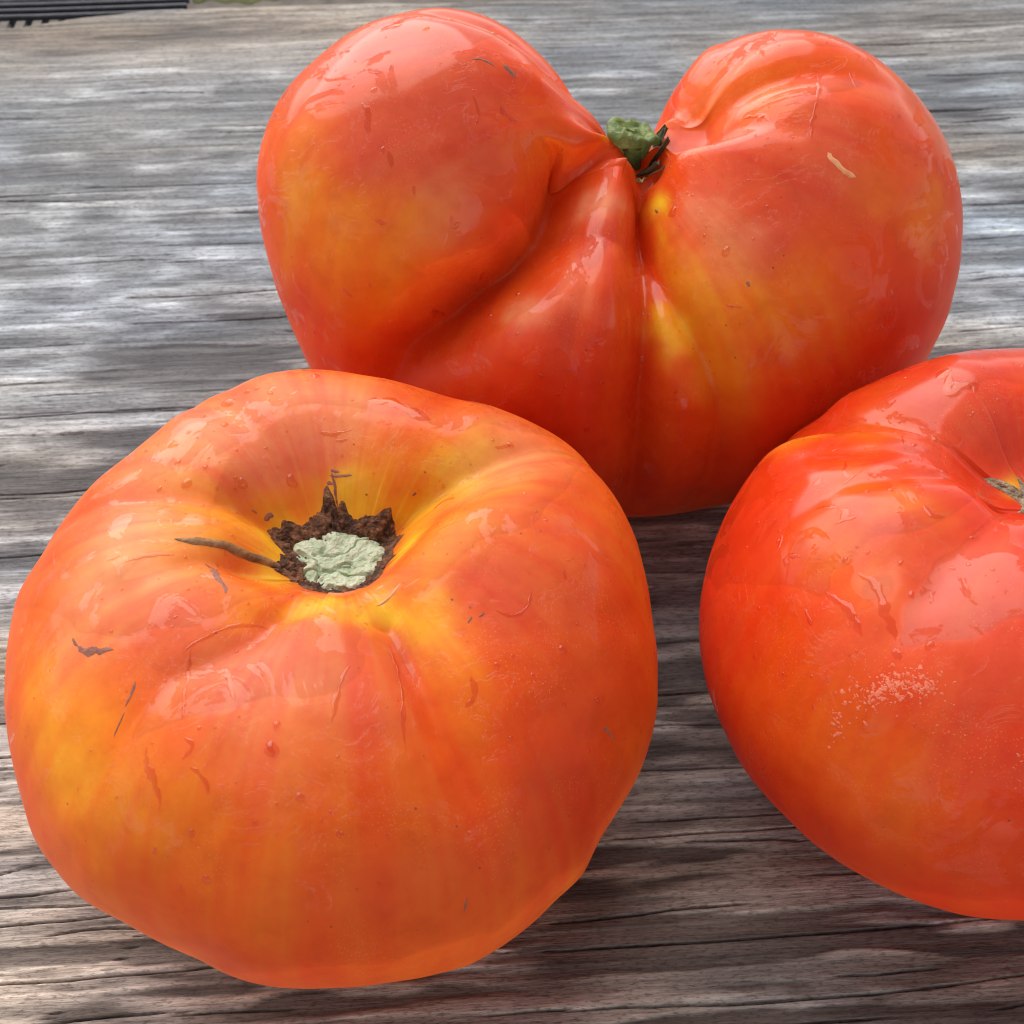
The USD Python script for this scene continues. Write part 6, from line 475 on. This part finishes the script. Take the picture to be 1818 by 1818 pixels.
def ribbon(skin, pts, width, lift, seed, rag=0.35, across=5, dome=True):
    """A strip that follows the skin along pts, tapered and ragged, slightly domed."""
    P = np.array(pts)[:, :3]
    L = np.concatenate([[0], np.cumsum(np.linalg.norm(np.diff(P, axis=0), axis=1))])
    n = max(8, int(L[-1] / 0.0005))
    s = np.linspace(0, L[-1], n)
    C = np.stack([(CubicSpline(L, P[:, k]) if len(P) > 2 else (lambda x, k=k: np.interp(x, L, P[:, k])))(s) for k in range(3)], -1)
    C, N = skin(C)
    T = np.gradient(C, axis=0); T /= np.linalg.norm(T, axis=1, keepdims=True)
    S = np.cross(N, T)
    e = np.sqrt(np.clip(np.minimum(s, L[-1] - s) / (0.18 * L[-1] + 1e-9), 0.02, 1))
    nz = lambda o: 1 + rag * 2 * (meshkit.fbm(np.stack([s * 900 + o, 0 * s, 0 * s], -1), 3, seed) - 0.5)
    wl, wr = width / 2 * e * nz(0), width / 2 * e * nz(50)
    V = []
    for a in np.linspace(-1, 1, across):
        w = np.where(a < 0, wl, wr)
        q, nn = skin(C + S * (a * w)[:, None])
        h = lift * (1 - a * a) if dome else lift * (1 - abs(a) ** 6)
        V.append(q + nn * (h * e - 0.00006 * (abs(a) > 0.99))[:, None] + nn * 0.00002)
    V = np.stack(V, 1)
    i, j = np.meshgrid(np.arange(n - 1), np.arange(across - 1), indexing='ij')
    a, b, c, d = i * across + j, i * across + j + 1, (i + 1) * across + j + 1, (i + 1) * across + j
    f = np.vstack([np.stack([a, c, b], -1).reshape(-1, 3), np.stack([a, d, c], -1).reshape(-1, 3)])
    v = V.reshape(-1, 3)
    if (vert_normals(v, f) * np.repeat(N, across, 0)).sum() < 0: f = f[:, ::-1]
    return v, f

def blob(skin, p, r, lift, seed, stretch=1.0, nr=4, nt=14, rag=0.3):
    """A small dome of uneven outline lying on the skin, drawn out downhill."""
    p0, n0 = skin(np.array([p])); n0 = n0[0]
    down = np.array([0, 0, -1.0]) - n0 * (-n0[2]); down = down / max(np.linalg.norm(down), 1e-6)
    side = np.cross(n0, down)
    rng = np.random.default_rng(seed)
    a = np.linspace(0, 2 * np.pi, nt, endpoint=False)
    R = r * (1 + rag * (rng.uniform(-1, 1) * np.cos(a + rng.uniform(0, 6)) + rng.uniform(-.8, .8) * np.cos(2 * a + rng.uniform(0, 6)) + rng.uniform(-.5, .5) * np.cos(3 * a + rng.uniform(0, 6))))
    V = [p0[0] + n0 * lift]
    for k in range(1, nr + 1):
        q = k / nr
        P = p0[0] + np.outer(R * q * np.cos(a), side) + np.outer(R * q * np.sin(a) * stretch, down)
        s, nn = skin(P)
        V.extend(s + nn * (lift * (1 - q ** 2.2) - 0.00004 * (k == nr)))
    f = [(0, 1 + j, 1 + (j + 1) % nt) for j in range(nt)]
    for k in range(nr - 1):
        for j in range(nt):
            a0, b0 = 1 + k * nt + j, 1 + k * nt + (j + 1) % nt
            f += [(a0, a0 + nt, b0 + nt), (a0, b0 + nt, b0)]
    v, f = np.array(V), np.array(f)
    if (vert_normals(v, f)[0] @ n0) < 0: f = f[:, ::-1]
    return v, f

def merge(ms):
    V, Fa, k = [], [], 0
    for v, f in ms:
        V.append(v); Fa.append(f + k); k += len(v)
    return np.vstack(V), np.vstack(Fa)

def star_patch(v, star, lift, seed, rows=60, rough=0.0005, inner=0.0):
    """A patch round the stem pit with a pointed outline: star(theta) gives how far out (in mesh rows) it reaches."""
    G = v[:NT * N1 * 2].reshape(-1, NT, 3)
    th = np.linspace(0, 2 * np.pi, NT, endpoint=False)
    S = star(th)
    V = []
    n = vert_normals(v, FACES)[:NT * N1 * 2].reshape(-1, NT, 3)
    for q in np.linspace(inner, 1, rows):
        x = q * S; i0 = np.clip(np.floor(x).astype(int), 0, len(G) - 2); fr = (x - i0)[:, None]
        p = G[i0, np.arange(NT)] * (1 - fr) + G[i0 + 1, np.arange(NT)] * fr
        nn = n[i0, np.arange(NT)]
        h = lift * (1 - q ** 8) + rough * (meshkit.fbm(p * 1500, 3, seed) - 0.45) * (1 - q ** 6) - 0.00008 * (q == 1)
        V.append(p + nn * h[:, None])
    return np.vstack(V), grid_faces(rows, NT)

def tube(path, radii, sides=10, ridges=0, ridge_amp=0.0, cap=True):
    P, R = np.array(path, float), np.array(radii, float)
    T = np.gradient(P, axis=0); T /= np.linalg.norm(T, axis=1, keepdims=True)
    up = np.array([0.3, 1.0, 0.1]); A = np.cross(T, up); A /= np.linalg.norm(A, axis=1, keepdims=True); B = np.cross(T, A)
    a = np.linspace(0, 2 * np.pi, sides, endpoint=False)
    k = 1 + ridge_amp * np.cos(ridges * a)
    V = (P[:, None] + A[:, None] * (np.cos(a) * k)[None, :, None] * R[:, None, None] + B[:, None] * (np.sin(a) * k)[None, :, None] * R[:, None, None]).reshape(-1, 3)
    f = grid_faces(len(P), sides)
    if cap:
        V = np.vstack([V, P[0], P[-1]]); e = len(V)
        j = np.arange(sides); j2 = (j + 1) % sides; o = (len(P) - 1) * sides
        f = np.vstack([f, np.stack([0 * j + e - 2, j2, j], -1), np.stack([0 * j + e - 1, o + j, o + j2], -1)])
    m = trimesh.Trimesh(V, f, process=False)
    if m.volume < 0: m.invert()
    return np.array(m.vertices), np.array(m.faces)

def tomato(key, name, label, base, mat, wet_bias):
    global FACES
    v, f, T, t = tomato_shape(SPECS[key], PLACES[key])
    FACES = f
    at = np.array([v[:, 0].mean(), v[:, 1].mean(), 0.0])
    root = thing(name, label, 'tomato', at=at)
    n = vert_normals(v, f)
    wet = wet_bias + 0.10 * sstep(0.3, 0.95, n[:, 2]) - 0.06 * sstep(0.45, 0.8, t)
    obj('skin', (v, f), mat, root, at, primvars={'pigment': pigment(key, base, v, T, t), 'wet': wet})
    skin = Skin(v, f)
    for i, (kind, w, pts) in enumerate(MARKS[key]):
        if kind == 'crack':
            obj('skin_crack', ribbon(skin, pts, w, 0.0004, 90 + i, 0.25, 7), M['crack'], root, at, label='long brown healed crack running from the stem pit')
        elif kind == 'callus':
            obj('callus', ribbon(skin, pts, w, 0.00008, 90 + i, 0.7, 7), M['callus'], root, at, label='pale healed patch on the skin')
        else:
            obj('scar', ribbon(skin, pts, w * 1.2, 0.00005, 90 + i, 1.3, 5), M['scar'], root, at)
    for i, (w, pts) in enumerate(TRAILS[key]):
        obj('water_trail', ribbon(skin, pts, w * 1.5, w * 0.12, 300 + i, 1.3, 7), M['water'], root, at)
    for i, d in enumerate(DROPS[key]):
        obj('water_drop', blob(skin, d[:3], d[6], d[6] * 0.5, 500 + i, 1.25), M['water'], root, at)
    # specks of water too small to count
    rng = np.random.default_rng(SPECS[key]['seed'])
    cand = np.where((n[:, 2] > -0.1) & (t > 0.2) & (n[:, 1] < 0.75))[0]
    pick = rng.choice(cand, 260, replace=False)
    obj('water_specks', merge([blob(skin, v[i], rng.uniform(0.00012, 0.00038), 0.00014, int(i), 1.2, 2, 8) for i in pick]), M['water'], root, at, kind='stuff')
    return root, at, v, f, skin

A, atA, vA, fA, skA = tomato('A', 'tomato', 'orange-red ribbed tomato with yellow round its open brown stem pit', (0.72, 0.10, 0.009), M['skin_a'], -0.05)
B, atB, vB, fB, skB = tomato('B', 'tomato', 'large two-lobed red tomato with a cut green stalk in its cleft', (0.69, 0.066, 0.007), M['skin_b'], -0.02)
C, atC, vC, fC, skC = tomato('C', 'tomato', 'deep red round tomato with wet patches, cut off by the right frame edge', (0.66, 0.036, 0.005), M['skin_c'], -0.02)

def spikes(base, pts):
    def s(th):
        r = base + 0 * th
        for a, amp, w in pts:
            d = (th - math.radians(a) + np.pi) % (2 * np.pi) - np.pi
            r = r + amp * np.exp(-(np.abs(d) / math.radians(w)) ** 1.2)
        return r * (1 + 0.24 * (meshkit.fbm(np.stack([np.cos(th) * 9, np.sin(th) * 9, 0 * th], -1), 4, 77) - 0.5))
    return s

# orange tomato: corky star in the pit and the pale green scar where the stalk broke off
FACES = fA
obj('corky_star', star_patch(vA, spikes(29, [(152, 11, 11), (140, 5, 16), (104, 11, 7), (92, 6, 16), (55, 10, 7), (64, 6, 16), (32, 8, 6), (5, 7, 6), (190, 9, 10), (330, 7, 8), (235, 3, 16)]), 0.00045, 21, 60, 0.0019), M['cork'], A, atA,
    label='dark brown corky star lining the stem pit')
def scar_disc(v, row, seed, h):
    G = v[:NT * N1].reshape(-1, NT, 3)
    c = G[0].mean(0); edge = G[row]
    V = []
    th = np.linspace(0, 2 * np.pi, NT, endpoint=False)
    k = 1 + 0.22 * (meshkit.fbm(np.stack([np.cos(th) * 3, np.sin(th) * 3, 0 * th], -1), 4, seed) - 0.5)
    for q in np.linspace(0, 1, 40):
        p = c + (edge - c) * (q * k)[:, None]
        bump = 0.0020 * (meshkit.fbm(p * 330, 4, seed) - 0.5) - 0.0007 * np.exp(-(np.abs(meshkit.fbm(p * 260 + 4, 3, seed + 5) - 0.5) / 0.03) ** 2) * (q < 0.97) + 0.0007 * np.abs(meshkit.fbm(p * 900, 2, seed + 1) - 0.5)
        p = p.copy(); p[:, 2] = p[:, 2] * 0.4 + c[2] * 0.6 + h * (1 - q ** 6) + bump - 0.0015 * (q == 1)
        V.append(p)
    return np.vstack(V), grid_faces(40, NT)
obj('stem_scar', scar_disc(vA, 28, 61, 0.0024), M['scar_green'], A, atA, label='pale green rough scar where the stalk broke off')

# red tomato on the right: tan cork round its pit
FACES = fC
obj('corky_star', star_patch(vC, spikes(14, [(146, 20, 9), (205, 9, 12), (120, 8, 8), (80, 10, 10), (20, 10, 10)]), 0.00035, 22, 60, 0.0011), M['tan'], C, atC, label='tan corky star in the stem pit')
obj('painted_glints', merge([blob(skC, np.array(s[:3]) + np.random.default_rng(i).normal(0, 0.00045, 3), s[6] * (0.8 + 1.1 * np.random.default_rng(i + 7).uniform() ** 3), 0.00004, 900 + i, 0.8, 2, 10, 1.1) for i, s in enumerate(GLINTS)]), M['glint'], C, atC, kind='stuff', label='pale flecks painted as broken glints of the wet film')  # broken highlights of the wet film, painted as pale blobs

# lobed tomato: stalk stub with its dark sepals
pole = vB[:NT].mean(0)
def stalk_parts():
    o = pole + np.array([0.0, -0.001, 0.0])
    h = 0.0136
    zs = np.linspace(-0.002, h * 0.84, 14)
    path = np.stack([o[0] + 0.0003 * np.sin(zs * 200), o[1] + 0 * zs + 0.0008 * zs / h, o[2] + zs], -1)
    rad = 0.0027 + 0.0013 * (1 - sstep(0, 0.35, zs / h)) - 0.0004 * sstep(0.3, 0.6, zs / h) + 0.0013 * sstep(0.66, 0.95, zs / h)
    st = obj('stalk', tube(path, rad, 48, 5, 0.10, True), M['stalk'], B, atB, label='short dark green stalk stub with ridges')
    # the cut end flares into three uneven lips
    a = np.linspace(0, 2 * np.pi, 56, endpoint=False)
    lips = 1 + 0.34 * np.cos(a - 3.3) ** 2 + 0.07 * np.cos(3 * a + 0.6) + 0.03 * np.cos(5 * a) + 0.22 * (meshkit.fbm(np.stack([np.cos(a) * 2.5, np.sin(a) * 2.5, 0 * a], -1), 3, 55) - 0.5)
    V = []
    prof = [(0.78, 0.62), (0.84, 0.70), (0.98, 0.80), (1.16, 0.88), (1.26, 0.94), (1.25, 0.99), (1.14, 1.03), (0.98, 1.05), (0.78, 1.04), (0.56, 1.02), (0.34, 1.03), (0.15, 1.05)]
    for k, zz in prof:
        q = min(1.0, max(0.0, (zz - 0.7) / 0.3)); r = 0.0029 * k
        p = np.stack([o[0] + 0.0002 + r * lips * np.cos(a), o[1] + 0.0006 + r * lips * np.sin(a) * 0.85, o[2] + h * zz + 0.0012 * np.cos(a - 2.9) * q * k], -1)
        V.append(p + 0.0022 * (0.3 + q) * (np.stack([meshkit.fbm(p * 420, 3, 15), meshkit.fbm(p * 420, 3, 16), meshkit.fbm(p * 420, 3, 17)], -1) - 0.5))
    V = np.vstack(V + [V[-1].mean(0)[None]])
    e = np.arange(56); nr = len(prof)
    f = np.vstack([grid_faces(nr, 56), np.stack([0 * e + len(V) - 1, (nr - 1) * 56 + e, (nr - 1) * 56 + (e + 1) % 56], -1)])
    m = trimesh.Trimesh(V, f, process=False)
    if (vert_normals(V, f)[9 * 56:] @ np.array([0, 0, 1.0])).mean() < 0: f = f[:, ::-1]
    obj('stalk_end', (V, f), M['stalk_end'], st, atB, label='pale green flared cut end of the stalk')
    def sepal(az, ln, wd, rise, curl, seed, mat):
        a = math.radians(az); d = np.array([math.cos(a), math.sin(a), 0]); sd = np.array([-d[1], d[0], 0])
        s = np.linspace(0, 1, 12); V = []
        for side in (1, -1):
            for q in np.linspace(-1, 1, 5):
                w = wd * (0.55 + 0.6 * np.sin(np.pi * np.clip(s * 0.9 + 0.1, 0, 1))) * (1 - 0.55 * s ** 3) * (1 + 0.5 * (meshkit.fbm(np.stack([s * 5, 0 * s + seed, 0 * s + q], -1), 2, seed) - 0.5))
                r = 0.0023 + ln * s * math.cos(rise) * (1 - curl * s * s); z = 0.0042 + ln * s * math.sin(rise)
                V.append(o + np.outer(r, d) + np.outer(w * q, sd) + np.outer(z + 0.0007 * q * q + 0.0002 * side, [0, 0, 1.0]) + np.outer(0.0006 * side * (1 - abs(q)) + 0 * s, d))
        V = np.stack(V, 1)                                   # 12 x 10
        i, j = np.meshgrid(np.arange(11), np.arange(10), indexing='ij')
        order = np.array([0, 1, 2, 3, 4, 9, 8, 7, 6, 5])
        V = V[:, order]
        f = np.vstack([grid_faces(12, 10)])
        vv = np.vstack([V.reshape(-1, 3), V[0].mean(0), V[-1].mean(0)])
        e = len(vv); jj = np.arange(10); j2 = (jj + 1) % 10
        f = np.vstack([f, np.stack([0 * jj + e - 2, j2, jj], -1), np.stack([0 * jj + e - 1, 110 + jj, 110 + j2], -1)])
        m = trimesh.Trimesh(vv, f, process=False)
        if m.volume < 0: m.invert()
        obj('sepal', (np.array(m.vertices), np.array(m.faces)), mat, B, atB)
    sepal(200, 0.0085, 0.0019, 1.25, 0.3, 1, M['sepal'])
    sepal(225, 0.0060, 0.0019, 1.2, 0.2, 2, M['sepal'])
    sepal(340, 0.0105, 0.0019, 1.05, 0.1, 3, M['sepal'])
    sepal(10, 0.0105, 0.0024, 1.1, 0.1, 4, M['sepal'])
    sepal(312, 0.0080, 0.0026, 0.85, 0.1, 5, M['sepal'])
    sepal(285, 0.0060, 0.0022, 0.6, 0.0, 6, M['collar'])
    sepal(326, 0.0095, 0.0018, 0.7, 0.0, 7, M['collar'])
    sepal(100, 0.0075, 0.0019, 1.1, 0.2, 8, M['sepal'])
stalk_parts()

# ------------------------------------------------------------------ beyond the far edge of the board: dark mesh and a green cord
mesh_at = np.array([-0.17, 0.455, -0.012])
W = thing('mesh_panel', 'dark blue-black plastic mesh behind the far left board edge', 'mesh', at=mesh_at)
def bar(p, q, w, h):
    p, q = np.array(p, float), np.array(q, float)
    s = np.linspace(0, 1, 9)
    path = p + np.outer(s, q - p) + np.outer(np.sin(s * 40) * 0.0002, [0, 0, 1])
    return tube(path, np.full(9, 1.0) * w / 2, 8)
for i in range(17):
    y = 0.4350 + i * 0.0046
    obj('bar', bar((-0.30, y - 0.008, -0.005 - i * 0.0003), (-0.1085, y + 0.004, -0.005 - i * 0.0003), 0.0021, 0.003), M['mesh_grey' if i % 5 == 3 else 'mesh'], W, mesh_at)
for i in range(36):
    x = -0.30 + i * 0.0054
    obj('bar', bar((x, 0.428, -0.0068), (x - 0.006, 0.512, -0.0118), 0.0022, 0.003), M['mesh'], W, mesh_at)
cord = tube(np.stack([np.linspace(-0.107, -0.074, 20), 0.4475 + 0.002 * np.linspace(0, 1, 20), -0.004 + 0.0006 * np.sin(np.linspace(0, 9, 20))], -1), 0.0022 + 0.0004 * np.sin(np.linspace(0, 25, 20)), 10)
tag(obj('cord', cord, M['green_cord']), 'short pale green cord lying past the board edge beside the dark mesh', 'cord')
